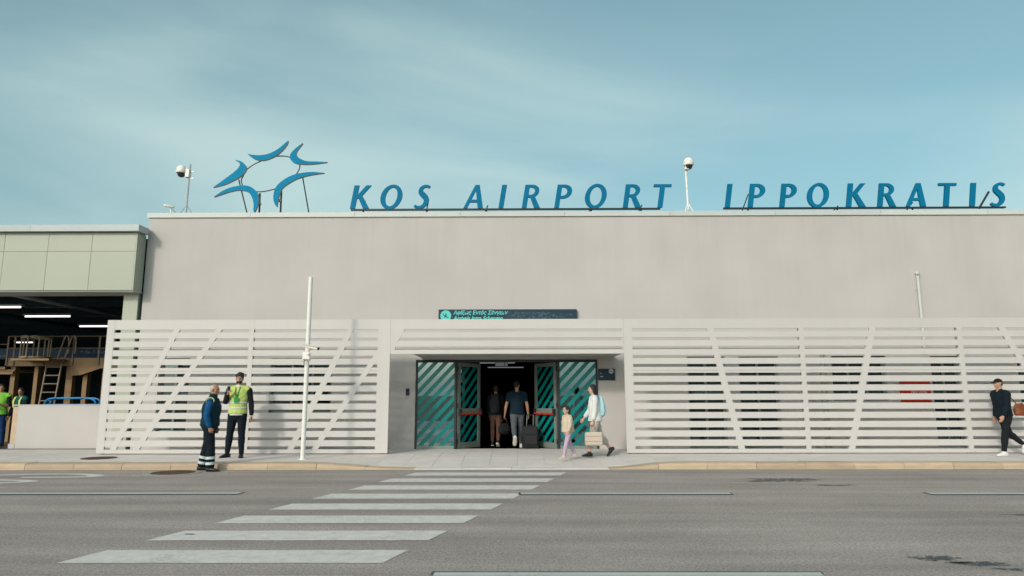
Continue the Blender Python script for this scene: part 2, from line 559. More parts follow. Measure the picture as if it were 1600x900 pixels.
base = MB()
xs = [-40, -15] + [i * 0.5 for i in range(-12, 9)] + [15, 40]
ys = [14.45, 15.2, 15.8, 16.25, 60.0]
vs = [(x, y, pave_z(x, y) - 0.012) for y in ys for x in xs]
nx = len(xs)
base.add(vs, [(j * nx + i, j * nx + i + 1, (j + 1) * nx + i + 1, (j + 1) * nx + i) for j in range(len(ys) - 1) for i in range(nx - 1)])
M_joint = mat('paving_joint', (0.42, 0.39, 0.35), 0.95, 0.1, 5, coords='World')
pavement = tag(base.build('pavement', M_joint), kind='structure')
SX, SY = 0.6, 0.5667
for j in range(6):
    for i in range(47):
        x0 = -14.4 + i * SX + 0.003; x1 = x0 + SX - 0.006
        y0 = 14.603 + j * SY; y1 = y0 + SY - 0.006
        dz = random.uniform(-0.0012, 0.0012)
        s = MB()
        q = [(x0, y0), (x1, y0), (x1, y1), (x0, y1)]
        s.add([(a, b, pave_z(a, b) + dz) for a, b in q] + [(a, b, pave_z(a, b) - 0.02) for a, b in q],
              [(0, 1, 2, 3), (0, 4, 5, 1), (1, 5, 6, 2), (2, 6, 7, 3), (3, 7, 4, 0)])
        s.build('paving_slab', M_pave, pavement)

kerb = group_of('kerb')
for i in range(-15, 15):
    x0, x1 = i * 1.0 - 0.12, i * 1.0 + 0.88
    x0 += 0.004; x1 -= 0.004
    jz = random.uniform(-0.004, 0.004); jy = random.uniform(-0.005, 0.005)
    k = MB()
    rings = []
    for x in [lerp(x0, x1, t / 4) for t in range(5)]:
        h = PZ + 0.002 - ramp(x) + jz
        r = min(0.05, h * 0.6)
        rings.append([(x, KY0 + jy, -0.04), (x, KY0 + jy + 0.004, h - r), (x, KY0 + jy + r * 0.35, h - r * 0.3), (x, KY0 + jy + r, h), (x, KY1 - 0.004, h + 0.002), (x, KY1 - 0.004, -0.04)])
    vv = [p for rr in rings for p in rr]
    ff = [(a * 6 + b, a * 6 + (b + 1) % 6, (a + 1) * 6 + (b + 1) % 6, (a + 1) * 6 + b) for a in range(4) for b in range(6)]
    ff += [tuple(range(5, -1, -1)), tuple(24 + b for b in range(6))]
    k.add(vv, ff)
    k.build('kerb_stone', M_pave if -2.4 < (x0 + x1) / 2 < 1.9 else M_kerb, kerb, smooth=False)
g = MB(); g.box(-40, 40, 14.02, 14.195, -0.03, 0.006)
tag(g.build('gutter_channel', mat('gutter_concrete', (0.25, 0.235, 0.205), 0.9, 0.15, 3, 0.4, 60, coords='World')), kind='structure')

# road markings, each sheet a few millimetres above the asphalt
zebra = group_of('zebra_crossing')
def jag(poly, amp=0.006, step=0.12):
    out = []
    for i in range(len(poly)):
        a, b = Vector(poly[i]), Vector(poly[(i + 1) % len(poly)])
        n = max(2, int((b - a).length / step))
        d = (b - a).normalized(); nn = Vector((-d.y, d.x))
        for k in range(n):
            out.append(tuple(a + (b - a) * (k / n) + nn * random.uniform(-amp, amp)))
    return out
for k in range(-1, 8):
    yn = 6.43 + 0.966 * k
    yf = yn + 0.515
    xl = lambda y: -4.20 + 0.302 * (y - 6.42)
    xr = lambda y: -1.23 + 0.302 * (y - 6.42)
    m = MB(); m.sheet(jag([(xl(yn), yn), (xr(yn), yn), (xr(yf), yf), (xl(yf), yf)]), 0.004)
    m.build('stripe', M_paint, zebra)
M_line = mat('white_road_line', (0.46, 0.46, 0.43), 0.7, 0.08, 4, coords='World')
chipped(M_line, (0.2, 0.19, 0.175), 0.82, 0.98)
lines = group_of('lane_line')
for x0, x1, y in ((-14, -4.33, 10.86), (0.05, 3.27, 10.80), (6.3, 9.6, 10.76), (-0.71, 2.56, 6.08)):
    w = 0.135 if y > 8 else 0.055
    m = MB(); m.sheet(jag([(x0 - 0.03, y - w), (x1 + 0.03, y - w), (x1 + 0.05, y + w), (x0 - 0.03, y + w)], 0.004, 0.25), 0.004)
    bdr = m.build('bitumen_border', M_bitum, lines)
    w2 = 0.08 if y > 8 else 0.06
    off = 0 if y > 8 else -0.055
    m = MB(); m.sheet([(x0, y - w2 + off), (x1, y - w2 + off), (x1 + 0.02, y + w2 + off), (x0, y + w2 + off)], 0.008)
    m.build('white_line', M_line, lines)
lettering = group_of('road_lettering')
# tail ends of long painted capitals, read by drivers coming along the lane
def road_band(pts, ws):
    P = [Vector(p) for p in smooth_loop(pts, 6, closed=False)]
    n = len(P)
    L_, R_ = [], []
    for i in range(n):
        t = (P[min(i + 1, n - 1)] - P[max(i - 1, 0)]).normalized()
        nn = Vector((-t.y, t.x))
        w = lerp(ws[0], ws[1], i / (n - 1)) if len(ws) == 2 else ws[min(int(i / n * len(ws)), len(ws) - 1)]
        # a stroke is thin across the lane and wide along it
        L_.append((P[i].x + nn.x * w * 2.2, P[i].y + nn.y * w)); R_.append((P[i].x - nn.x * w * 2.2, P[i].y - nn.y * w))
    return L_, R_
for z, pts in ((0.004, [(-9.3, 12.98), (-8.3, 13.02), (-8.05, 13.25), (-8.6, 13.52), (-9.6, 13.46), (-10.6, 13.15), (-11.8, 13.12), (-12.6, 13.4)]),
               (0.0045, [(-14.0, 12.72), (-10.4, 12.66), (-9.0, 12.52), (-8.75, 12.33), (-9.3, 12.12), (-10.6, 12.02), (-14.0, 12.0)]),):
    L_, R_ = road_band(pts, (0.075, 0.075))
    m = MB()
    n = len(L_)
    m.add([(x, y, z) for x, y in L_] + [(x, y, z) for x, y in R_], [(i, i + 1, n + i + 1, n + i) for i in range(n - 1)])
    m.build('letter', M_paint, lettering)
m = MB(); m.sheet([(-13.5, 11.75), (-9.6, 11.68), (-8.5, 11.55), (-9.2, 11.4), (-10.4, 11.24), (-13.5, 11.2)], 0.004)
m.build('letter', M_paint, lettering)

def stain_mat(name, c, cover):
    """an oily film that frays out where the aggregate shows through"""
    m = mat(name, c, 0.75, 0.25, 9, coords='World')
    N, L = m.node_tree.nodes, m.node_tree.links
    g = N.new('ShaderNodeNewGeometry')
    nz = N.new('ShaderNodeTexNoise'); nz.inputs['Scale'].default_value = 11; nz.inputs['Detail'].default_value = 8; nz.inputs['Roughness'].default_value = 0.7
    L.new(g.outputs['Position'], nz.inputs['Vector'])
    r = N.new('ShaderNodeMapRange'); r.inputs['From Min'].default_value = 0.40; r.inputs['From Max'].default_value = 0.54; r.inputs['To Max'].default_value = cover
    L.new(nz.outputs['Fac'], r.inputs['Value']); L.new(r.outputs[0], N['Principled BSDF'].inputs['Alpha'])
    return m
M_stain = stain_mat('damp_asphalt_stain', (0.10, 0.10, 0.098), 0.8)
M_stain2 = stain_mat('oily_asphalt_stain', (0.055, 0.07, 0.078), 0.9)
def blob(cx, cy, rx, ry, seed, z):
    m = MB(); n = 120
    pts = []
    for i in range(n):
        a = 2 * PI * i / n
        rr = 0.72 + 0.5 * mnoise.noise(Vector((math.cos(a) * 1.6 + seed, math.sin(a) * 1.6, seed * 2.3))) + 0.4 * mnoise.noise(Vector((math.cos(a) * 5 + seed, math.sin(a) * 5, 3.1))) + 0.25 * mnoise.noise(Vector((math.cos(a) * 14 + seed, math.sin(a) * 14, 7.1)))
        pts.append((cx + rx * rr * math.cos(a), cy + ry * rr * math.sin(a)))
    m.sheet(pts, z)
    return m
stains = group_of('road_stain')
for i, (cx, cy, rx, ry) in enumerate(((4.75, 12.45, 0.75, 0.3), (5.35, 11.75, 0.42, 0.12), (3.85, 6.62, 0.24, 0.13), (4.15, 6.38, 0.30, 0.10), (4.28, 6.2, 0.16, 0.07), (3.98, 6.45, 0.14, 0.05), (6.4, 8.9, 0.35, 0.07), (-3.6, 7.72, 0.1, 0.04))):
    blob(cx, cy, rx, ry, 1.7 * i + 0.3, 0.0044).build('stain_patch', M_bitum if i == 7 else (M_stain2 if 2 <= i <= 5 else M_stain), stains)

# manhole covers
def manhole(x, y, z, r, label, surround):
    t = thing('manhole_cover', label, 'manhole cover', (x, y, z), 0, 'round manhole covers')
    if surround:
        s = MB(); s.lathe([(r * 1.32, -0.02), (r * 1.32, 0.004), (r + 0.012, 0.006), (r + 0.012, -0.02)], n=28)
        s.build('concrete_collar', M_conc, t)
    c = MB(); c.lathe([(r, -0.02), (r, 0.010), (r - 0.03, 0.012), (r - 0.035, 0.006), (0.02, 0.008)], n=32)
    c.build('lid', M_rust, t)
    d = MB()
    for i in range(-4, 5):
        for j in range(-4, 5):
            px, py = i * r / 5.2, j * r / 5.2
            if math.hypot(px, py) < r - 0.07:
                d.box(px - 0.018, px + 0.018, py - 0.018, py + 0.018, 0.007, 0.012)
    tag(d.build('stud', M_rust, t), kind='stuff')
manhole(-6.81, 13.72, 0.004, 0.40, 'rusty round manhole cover in the road at the older man\'s feet', True)
manhole(-9.37, 15.47, PZ, 0.36, 'rusty round manhole cover in the pavement before the fence end', False)

# ------------------------------------------------------------------ terminal building
WY = 18.0
building = thing('terminal_building', 'long flat-roofed terminal with pale grey rendered wall and parapet', 'building', (0, WY, 0))
def ploc(o):                                # keep world coordinates while parented to a moved Empty
    o.matrix_parent_inverse = o.parent.matrix_world.inverted() if False else Matrix.Translation(-Vector(o.parent.location))
    return o
WINS = [(-9.52, -8.70, 0.55, 2.50), (-6.55, -4.90, 1.06, 2.49), (4.50, 5.50, 0.14, 2.51), (5.86, 6.91, 0.14, 2.51), (8.31, 9.74, 1.35, 2.52), (10.92, 11.68, 0.17, 2.51), (13.19, 14.6, 1.11, 2.44)]
DOOR = (-2.68, 2.13, 0.11, 2.44)
def wall_with_holes(x0, x1, z0, z1, holes, y0, y1):
    X = sorted({x0, x1, *[h[0] for h in holes], *[h[1] for h in holes], *[x0 + (x1 - x0) * i / 12 for i in range(13)]})
    Z = sorted({z0, z1, *[h[2] for h in holes], *[h[3] for h in holes]})
    solid = {}
    for i in range(len(X) - 1):
        for j in range(len(Z) - 1):
            cx, cz = (X[i] + X[i + 1]) / 2, (Z[j] + Z[j + 1]) / 2
            solid[i, j] = not any(h[0] < cx < h[1] and h[2] < cz < h[3] for h in holes)
    idx, m = {}, MB()
    def V(i, j, k):
        if (i, j, k) not in idx:
            idx[i, j, k] = len(m.v); m.v.append((X[i], (y0, y1)[k], Z[j]))
        return idx[i, j, k]
    def face(*q):
        m.f.append(tuple(q)); m.mi.append(0)
    for (i, j), s in solid.items():
        if not s:
            continue
        face(V(i, j, 0), V(i + 1, j, 0), V(i + 1, j + 1, 0), V(i, j + 1, 0))
        face(V(i, j, 1), V(i, j + 1, 1), V(i + 1, j + 1, 1), V(i + 1, j, 1))
        for di, dj, a, b in ((-1, 0, (0, 0), (0, 1)), (1, 0, (1, 1), (1, 0)), (0, -1, (1, 0), (0, 0)), (0, 1, (0, 1), (1, 1))):
            if not solid.get((i + di, j + dj), False):
                face(V(i + a[0], j + a[1], 0), V(i + b[0], j + b[1], 0), V(i + b[0], j + b[1], 1), V(i + a[0], j + a[1], 1))
    return m
WX0, WX1 = -10.115, 26.0
ploc(wall_with_holes(WX0, WX1, 0.0, 6.36, WINS + [DOOR], WY, WY + 0.3).build('wall', M_wall, building))
m = MB(); m.box(WX0, WX0 + 0.3, WY + 0.301, 46, 0.0, 6.36); ploc(m.build('wall', M_wall, building))
m = MB(); m.box(WX1 - 0.3, WX1, WY + 0.301, 46, 0.0, 6.36); ploc(m.build('wall', M_wall, building))
m = MB(); m.box(WX0 + 0.01, WX1 - 0.01, 46.01, 46.3, 0.0, 6.36); ploc(m.build('wall', M_wall, building))
m = MB(); m.box(WX0 + 0.302, WX1 - 0.302, WY + 0.32, 45.99, 6.10, 6.25); ploc(m.build('roof', mat('roof_felt', (0.2, 0.2, 0.19), 0.9), building))
# parapet capping in lengths with open joints
cx = [WX0 - 0.05, -7.32, -4.45, -1.55, 1.32, 4.2, 7.08, 9.95, 12.85, 15.75, 18.6, 21.5, 26.05]
for a, b in zip(cx[:-1], cx[1:]):
    c = MB()
    c.prism([(WY - 0.045, 6.352), (WY - 0.045, 6.482), (WY + 0.36, 6.50), (WY + 0.36, 6.361), (WY - 0.02, 6.361), (WY - 0.02, 6.352)], a + 0.004, b - 0.004)
    c.v = [(y, x, z) for x, y, z in c.v]
    ploc(c.build('parapet_cap', M_cap, building))
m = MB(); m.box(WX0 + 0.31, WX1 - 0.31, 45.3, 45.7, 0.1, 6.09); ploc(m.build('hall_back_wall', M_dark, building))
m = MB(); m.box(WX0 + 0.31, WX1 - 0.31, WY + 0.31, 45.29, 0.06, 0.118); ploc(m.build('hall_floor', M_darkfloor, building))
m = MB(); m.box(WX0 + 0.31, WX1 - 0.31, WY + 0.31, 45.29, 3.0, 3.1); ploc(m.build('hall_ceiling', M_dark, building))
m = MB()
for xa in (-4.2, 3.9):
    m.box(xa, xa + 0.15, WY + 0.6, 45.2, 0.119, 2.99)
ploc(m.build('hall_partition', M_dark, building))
for x, y, L_ in ((-1.0, 27, 1.5), (-0.9, 31, 1.6), (-0.6, 36, 1.9), (1.15, 24, 0.8), (1.6, 29, 1.8), (1.9, 33, 2.0), (2.2, 37, 2.2)):
    m = MB(); m.box(x - L_ / 2, x + L_ / 2, y, y + 0.12, 2.955, 2.997)
    ploc(m.build('ceiling_strip', M_tubedim, building))

def window(x0, x1, z0, z1, mull):
    f = MB(); t = 0.06; ya, yb = WY + 0.12, WY + 0.20
    f.box(x0 + .002, x0 + t, ya, yb, z0 + .002, z1 - .002); f.box(x1 - t, x1 - .002, ya, yb, z0 + .002, z1 - .002)
    f.box(x0 + t, x1 - t, ya + .001, yb - .001, z0 + .002, z0 + t); f.box(x0 + t, x1 - t, ya + .001, yb - .001, z1 - t, z1 - .002)
    n = mull
    for k in range(1, n):
        xm = lerp(x0, x1, k / n)
        f.box(xm - 0.03, xm + 0.03, ya + .002, yb - .002, z0 + t, z1 - t)
    fr = ploc(f.build('window', M_gframe, building))
    p = MB(); p.box(x0 + t, x1 - t, WY + 0.155, WY + 0.165, z0 + t, z1 - t)
    o = p.build('pane', M_wglass, fr)
    return fr
for w in WINS:
    window(*w, 2 if w[1] - w[0] < 1.2 else 3)

# sign-like fittings fixed to the building: drain pipe
m = MB(); m.tube([(10.76, WY - 0.07, 2.6), (10.76, WY - 0.07, 4.70)], 0.036, 10)
m.tube([(10.755, WY - 0.13, 4.68), (10.755, WY - 0.07, 4.735), (10.755, WY + 0.02, 4.72)], 0.042, 8)
m.box(10.69, 10.83, WY - 0.02, WY + 0.01, 4.28, 4.31)
ploc(m.build('wall_pipe', M_cap, building, smooth=True))
m = MB(); m.tube([(8.05, WY - 0.06, 0.13), (8.05, WY - 0.06, 2.6)], 0.055, 10)
ploc(m.build('drain_pipe', M_clad, building, smooth=True))

# --- glazed entrance: fixed lights with striped film and two swung-open leaves
def stripes(x0, x1, z0, z1, y, parent, phase=0.0, per=0.292, duty=0.5, place=None):
    """diagonal film bands rising to the right, clipped to the pane, each a thin film of its own"""
    w = x1 - x0
    k0 = int((z0 - w - 0.5) / per) - 2
    for k in range(k0, int((z1 + 0.5) / per) + 3):
        zb = k * per + phase
        sl = 1.06
        poly = [(x0 - 0.1, zb - 0.1 * sl), (x1 + 0.1, zb + (w + 0.1) * sl), (x1 + 0.1, zb + (w + 0.1) * sl + per * duty), (x0 - 0.1, zb - 0.1 * sl + per * duty)]
        q = clip_rect(poly, x0, x1, z0, z1)
        if len(q) < 3 or abs(sum(q[i - 1][0] * q[i][1] - q[i][0] * q[i - 1][1] for i in range(len(q)))) < 0.01:
            continue
        s = MB(); s.prism(q, y - 0.0015, y)
        o = s.build('film_stripe', M_teal, parent)
        if place:
            place(o)

def fixed_light(x0, x1):
    z0, z1 = 0.12, 2.44
    f = MB(); t = 0.055; ya, yb = WY - 0.02, WY + 0.06
    f.box(x0, x0 + t, ya, yb, z0, z1); f.box(x1 - t, x1, ya, yb, z0, z1)
    f.box(x0 + t, x1 - t, ya + .002, yb - .002, z1 - 0.07, z1)
    fr = ploc(f.build('fixed_light', M_dframe, building))
    s = MB(); s.box(x0 + t, x1 - t, ya + .004, yb - .004, z0, z0 + 0.09); s.build('bottom_rail', M_gframe, fr)
    p = MB(); p.box(x0 + t, x1 - t, WY + 0.012, WY + 0.022, z0 + 0.09, z1 - 0.07)
    p.build('pane', M_glass, fr)
    stripes(x0 + t, x1 - t, z0 + 0.09, z1 - 0.07, WY + 0.010, fr, phase=0.05)
fixed_light(-2.68, -1.60)
fixed_light(1.07, 2.13)
m = MB(); m.box(-1.60, 1.07, WY - 0.01, WY + 0.09, 2.375, 2.44); ploc(m.build('transom', M_dframe, building))
m = MB(); m.box(-1.05, 0.56, WY + 0.24, WY + 0.30, 2.405, 2.44); ploc(m.build('door_track', M_steel, building))

def door_leaf(hx, sgn, ang):
    """a glazed leaf swung inward about hx; local x runs from the hinge to the free edge"""
    W_, z0, z1 = 0.95, 0.13, 2.37
    T = Matrix.Translation((hx, WY + 0.05, 0)) @ Matrix.Rotation(ang, 4, 'Z')
    if sgn < 0:
        T = T @ Matrix.Scale(-1, 4, (1, 0, 0))
    def bake(mb):
        mb.v = [tuple(T @ Vector(p)) for p in mb.v]
        return mb
    f = MB(); s = 0.10
    f.box(0, s, -0.025, 0.025, z0, z1); f.box(W_ - s, W_, -0.025, 0.025, z0, z1)
    f.box(s, W_ - s, -0.024, 0.024, z1 - 0.10, z1); f.box(s, W_ - s, -0.024, 0.024, z0, z0 + 0.15)
    f.box(s, W_ - s, -0.024, 0.024, 1.04, 1.16)
    lf = ploc(bake(f).build('door_leaf', M_gframe, building))
    for a, b in ((z0 + 0.15, 1.04), (1.16, z1 - 0.10)):
        p = MB(); p.box(s, W_ - s, -0.005, 0.005, a, b); bake(p).build('pane', M_glass, lf)
        # film bands on this pane
        k = -3
        for k in range(-4, 12):
            zb = k * 0.292 + 0.1
            q = clip_rect([(s - .1, zb - .1), (W_ - s + .1, zb + W_ - 2 * s + .1), (W_ - s + .1, zb + W_ - 2 * s + .25), (s - .1, zb + .05)] if sgn > 0 else
                          [(s - .1, zb + 1.0), (W_ - s + .1, zb + 0.05), (W_ - s + .1, zb + 0.2), (s - .1, zb + 1.15)], s, W_ - s, a, b)
            if len(q) >= 3 and abs(sum(q[i - 1][0] * q[i][1] - q[i][0] * q[i - 1][1] for i in range(len(q)))) > 0.01:
                st = MB(); st.prism(q, -0.008, -0.0065); bake(st).build('film_stripe', M_teal, lf)
    r = MB(); r.tube([(0.04, -0.085, 1.02), (0.5, -0.09, 1.015), (W_ - 0.03, -0.085, 1.02)], 0.026, 8)
    bake(r).build('push_bar', M_red, lf)
    h = MB(); h.box(0.015, 0.075, -0.10, -0.026, 0.97, 1.15); h.box(W_ - 0.075, W_ - 0.015, -0.10, -0.026, 0.97, 1.15)
    bake(h).build('push_bar_housing', M_black, lf)
    hg = MB()
    for zc in (0.32, 1.25, 2.2):
        hg.tube([tuple(T @ Vector((-0.012, -0.02, zc - .06))), tuple(T @ Vector((-0.012, -0.02, zc + .06)))], 0.014, 8)
    hg.build('hinge', M_black, lf)
door_leaf(-1.575, 1, R(55))
door_leaf(1.045, -1, R(-55))
m = MB()
for x in (-1.615, 1.085):
    m.box(x - 0.015, x + 0.015, WY - 0.055, WY - 0.021, 0.06, 0.55)
ploc(m.build('door_bolt', M_black, building))

# access reader on the wall beside the door
t = thing('access_reader', 'small black access reader on wall left of the glazed doors', 'card reader', (-2.886, WY, 1.6))
m = MB(); m.box(-0.045, 0.045, -0.035, -0.001, -0.09, 0.09); m.build('reader_body', M_black, t, bevel=0.008)
m = MB(); m.box(-0.028, 0.028, -0.038, -0.0345, -0.005, 0.06); m.build('reader_face', M_lens, t)

# fire hose cabinet seen between the slats
t = thing('fire_cabinet', 'red wall cabinet with white lettering behind the right-hand slats', 'fire cabinet', (10.40, WY, 1.58))
m = MB(); m.box(-0.36, 0.36, -0.16, -0.001, -0.28, 0.27); m.build('cabinet_body', M_red, t, bevel=0.01)
m = MB(); m.box(-0.33, 0.33, -0.175, -0.1605, -0.25, 0.24); m.build('cabinet_door', M_red, t, bevel=0.006)

workshop = bpy.data.scenes.new('workshop')      # a bare scene in which single shapes are evaluated quickly
def evaluated_mesh(ob):
    workshop.collection.objects.link(ob)
    vl = workshop.view_layers[0]
    vl.update()
    dg = vl.depsgraph
    me = bpy.data.meshes.new_from_object(ob.evaluated_get(dg))
    bpy.data.objects.remove(ob)
    return me

FONT_FLIP = Matrix.Rotation(PI / 2, 4, 'X')
def text_mesh(body, size, name, m, parent, loc, shear=0.0, extrude=0.0015, align='LEFT', rz=0.0, bold=0.0, xscale=1.0):
    cu_ = bpy.data.curves.new('tmp', 'FONT')
    cu_.body = body; cu_.size = size; cu_.shear = shear; cu_.extrude = extrude; cu_.align_x = align
    cu_.offset = bold
    cu_.resolution_u = 3
    ob = bpy.data.objects.new('tmp', cu_)
    me = evaluated_mesh(ob)
    me.transform(Matrix.Translation(loc) @ Matrix.Rotation(rz, 4, 'Z') @ FONT_FLIP @ Matrix.Scale(xscale, 4, (1, 0, 0)))
    me.materials.clear(); me.materials.append(m)
    me.name = name
    o = bpy.data.objects.new(name, me)
    col.objects.link(o); o.parent = parent
    return o
text_mesh('FIRE HOSE', 0.09, 'lettering', M_print, t, (0.05, -0.177, -0.045), align='CENTER')

# arrivals sign on the wall above the screen
t = thing('arrivals_sign', 'long navy arrivals sign with turquoise lettering above the entrance', 'sign', (-0.245, WY, 3.50))
m = MB(); m.box(-1.846, 1.846, -0.10, -0.002, -0.085, 0.275); m.build('sign_board', M_navy, t, bevel=0.006)
m = MB(); m.prism([(-1.652 + 0.145 * math.cos(a * PI / 18), 0.105 + 0.145 * math.sin(a * PI / 18)) for a in range(36)], -0.104, -0.1005); m.build('icon_disc', M_turq, t)
m = MB()
def plane_icon(mb, cx, cz, s, y0, y1, rot):
    c_, s_ = math.cos(rot), math.sin(rot)
    tr = lambda ps: [(cx + s * (x * c_ - z * s_), cz + s * (x * s_ + z * c_)) for x, z in ps]
    mb.prism(tr([(-1, .12), (-.75, -.12), (.8, -.12), (1.05, 0), (.8, .12)]), y0, y1)
    mb.prism(tr([(-.15, .1), (.25, .1), (-.25, .85), (-.5, .85)]), y0 - .0005, y1)
    mb.prism(tr([(-.05, -.1), (.2, -.1), (-.2, -.55), (-.38, -.55)]), y0 - .0006, y1)
    mb.prism(tr([(-1, .1), (-.75, .1), (-.95, .45), (-1.15, .45)]), y0 - .0007, y1)
plane_icon(m, -1.655, 0.09, 0.092, -0.106, -0.1045, R(-32)); m.build('plane_icon', M_navy, t)
text_mesh('Αφίξεις Εντός Σένγκεν', 0.143, 'lettering', M_turq, t, (-1.45, -0.1015, 0.140), shear=0.25, bold=0.004, xscale=0.92)
text_mesh('Arrivals Intra Schengen', 0.143, 'lettering', M_turq, t, (-1.45, -0.1015, -0.008), shear=0.25, bold=0.004, xscale=0.98)
gm = MB()
rs = random.Random(11)
for k in range(210):
    xx = rs.choice([rs.gauss(0.36, 0.22), rs.gauss(0.95, 0.17), rs.uniform(-1.4, 1.7)])
    if not -1.45 < xx < 1.75:
        continue
    zz_ = rs.uniform(-0.05, 0.2) if xx < 1.2 else rs.uniform(0.06, 0.15)
    a = rs.uniform(-0.9, 0.9); l_ = rs.uniform(0.012, 0.045); w_ = rs.uniform(0.003, 0.008)
    dx, dz = math.cos(a) * l_, math.sin(a) * l_
    nx_, nz_ = -math.sin(a) * w_, math.cos(a) * w_
    y_ = -0.1008 - k * 0.000002
    gm.add([(xx - dx + nx_, y_, zz_ - dz + nz_), (xx - dx - nx_, y_, zz_ - dz - nz_), (xx + dx - nx_, y_, zz_ + dz - nz_), (xx + dx + nx_, y_, zz_ + dz + nz_)], [(0, 1, 2, 3)])
tag(gm.build('scraped_residue', M_ghost, t), kind='stuff')

# small sign on the wall right of the doors
t = thing('wall_sign', 'small square navy sign with round white symbol right of the doors', 'sign', (2.36, WY, 2.04))
m = MB(); m.box(-0.215, 0.225, -0.03, -0.001, -0.15, 0.155); m.build('sign_board', M_navy, t)
m = MB(); m.prism([(0.125 + 0.06 * math.cos(a * PI / 14), 0.085 + 0.06 * math.sin(a * PI / 14)) for a in range(28)], -0.033, -0.0305); m.build('icon_disc', M_print, t)
m = MB(); m.prism([(0.085, 0.085), (0.125, 0.055), (0.165, 0.085), (0.155, 0.105), (0.125, 0.085), (0.095, 0.105)], -0.035, -0.0335); m.build('symbol', M_navy, t)
m = MB(); m.box(-0.17, -0.09, -0.032, -0.0305, -0.055, -0.04); m.box(-0.17, -0.12, -0.0325, -0.0306, 0.03, 0.038); m.build('small_print', M_print, t)

# lit sign hanging inside the doorway
t = thing('hanging_sign', 'dim grey sign hanging from the ceiling just inside the open doors', 'sign', (-0.47, 20.6, 2.45))
m = MB(); m.box(-0.20, 0.20, -0.03, 0.03, -0.09, 0.09); m.build('sign_box', M_dframe, t)
m = MB(); m.box(-0.185, 0.09, -0.034, -0.031, -0.07, 0.07); m.box(0.11, 0.185, -0.034, -0.031, -0.07, 0.07); m.build('sign_face', M_signlit, t)
m = MB()
for x in (-0.15, 0.15):
    m.box(x - 0.008, x + 0.008, -0.008, 0.008, 0.09, 0.548)
m.build('hanger', M_dframe, t)

# ------------------------------------------------------------------ slatted white screens
FY = 16.4
FT = 0.05                                   # sheet thickness
SLOT0, PITCH_S, SH = 3.07, 0.2145, 0.072    # top slot centre, slot pitch, slot height
ZT, ZB = 3.345, 0.155
slot = [SLOT0 - PITCH_S * k for k in range(14)]
def slat_z(k):                              # solid strip between slot k and k+1
    return slot[k + 1] + SH / 2, slot[k] - SH / 2
def screen(name, label, x0, x1, bays, diags, posts, group, loc):
    t = thing(name, label, 'slatted screen', loc, 0, group)
    def put(mb, nm):
        return ploc(mb.build(nm, M_white, t))
    m = MB(); m.box(x0, x1, FY, FY + FT, slot[0] + SH / 2, ZT); put(m, 'top_band')
    m = MB(); m.box(x0, x1, FY, FY + FT, ZB, slot[13] - SH / 2); put(m, 'bottom_band')
    for k in range(13):
        za, zb_ = slat_z(k)
        for a, b in bays:
            m = MB()
            if k == 4:                       # the sheet is joined along this strip
                zm = (za + zb_) / 2 - 0.01
                m.box(a, b, FY, FY + FT, za, zm - 0.003); m.box(a, b, FY, FY + FT, zm + 0.003, zb_)
            else:
                m.box(a, b, FY, FY + FT, za, zb_)
            put(m, 'slat')
    for (xa, za), (xb, zb_) in diags:
        w = 0.075
        m = MB(); m.prism([(xa - w, za), (xa + w, za), (xb + w, zb_), (xb - w, zb_)], FY - 0.0025, FY + FT + 0.002)
        put(m, 'diagonal_band')
    for a, b in posts:
        m = MB(); m.box(a, b, FY - 0.004, FY + FT + 0.004, ZB + 0.002, ZT - 0.002); put(m, 'post')
    m = MB(); m.box(x0 + 0.15, x1 - 0.05, FY + 0.14, FY + 0.22, 2.545, 2.632); ploc(m.build('back_rail', M_clad, t))
    m = MB()
    for a, b in posts:
        c = (a + b) / 2
        m.box(c - 0.04, c + 0.04, FY + 0.07, FY + 0.135, 0.13, ZT - 0.05)
    ploc(m.build('back_post', M_steel, t))
    return t
zt, zb = slot[0] + SH / 2, slot[13] - SH / 2
dg_ = lambda xt, ztt, xb, zbb: ((xt + (xt - xb) / (ztt - zbb) * (zt - ztt), zt + 0.001), (xb + (xb - xt) / (ztt - zbb) * (zbb - zb), zb - 0.001))
tL = screen('slatted_screen', 'white slatted screen left of the entrance with slanting bands', -10.02, -3.08, [(-9.84, -6.53), (-6.42, -3.38)],
       [dg_(-8.337, 3.045, -9.608, 0.285), dg_(-7.317, 3.042, -9.053, 0.284), dg_(-4.084, 3.034, -5.378, 0.279)],
       [(-10.02, -9.84), (-6.53, -6.42), (-3.38, -3.08)], 'white slatted screens before the terminal wall', (-6.5, FY, PZ))
# the fourth slanting band passes behind the end post and goes on in the lintel
m = MB(); m.prism([(-3.16, 2.955), (-3.02, 2.955), (-4.742, 0.245), (-4.892, 0.245)], FY - 0.002, FY + FT + 0.0015)
ploc(m.build('diagonal_band', M_white, tL))
tR = screen('slatted_screen', 'white slatted screen right of the entrance running out of the frame', 2.59, 14.6, [(2.80, 6.84), (6.95, 10.66), (10.775, 14.45)],
       [dg_(4.703, 3.074, 5.309, 0.28), dg_(8.619, 3.079, 7.918, 0.291), dg_(11.759, 3.071, 13.15, 0.287)],
       [(2.59, 2.80), (6.84, 6.95), (10.66, 10.775), (14.45, 14.6)], 'white slatted screens before the terminal wall', (8.0, FY, PZ))
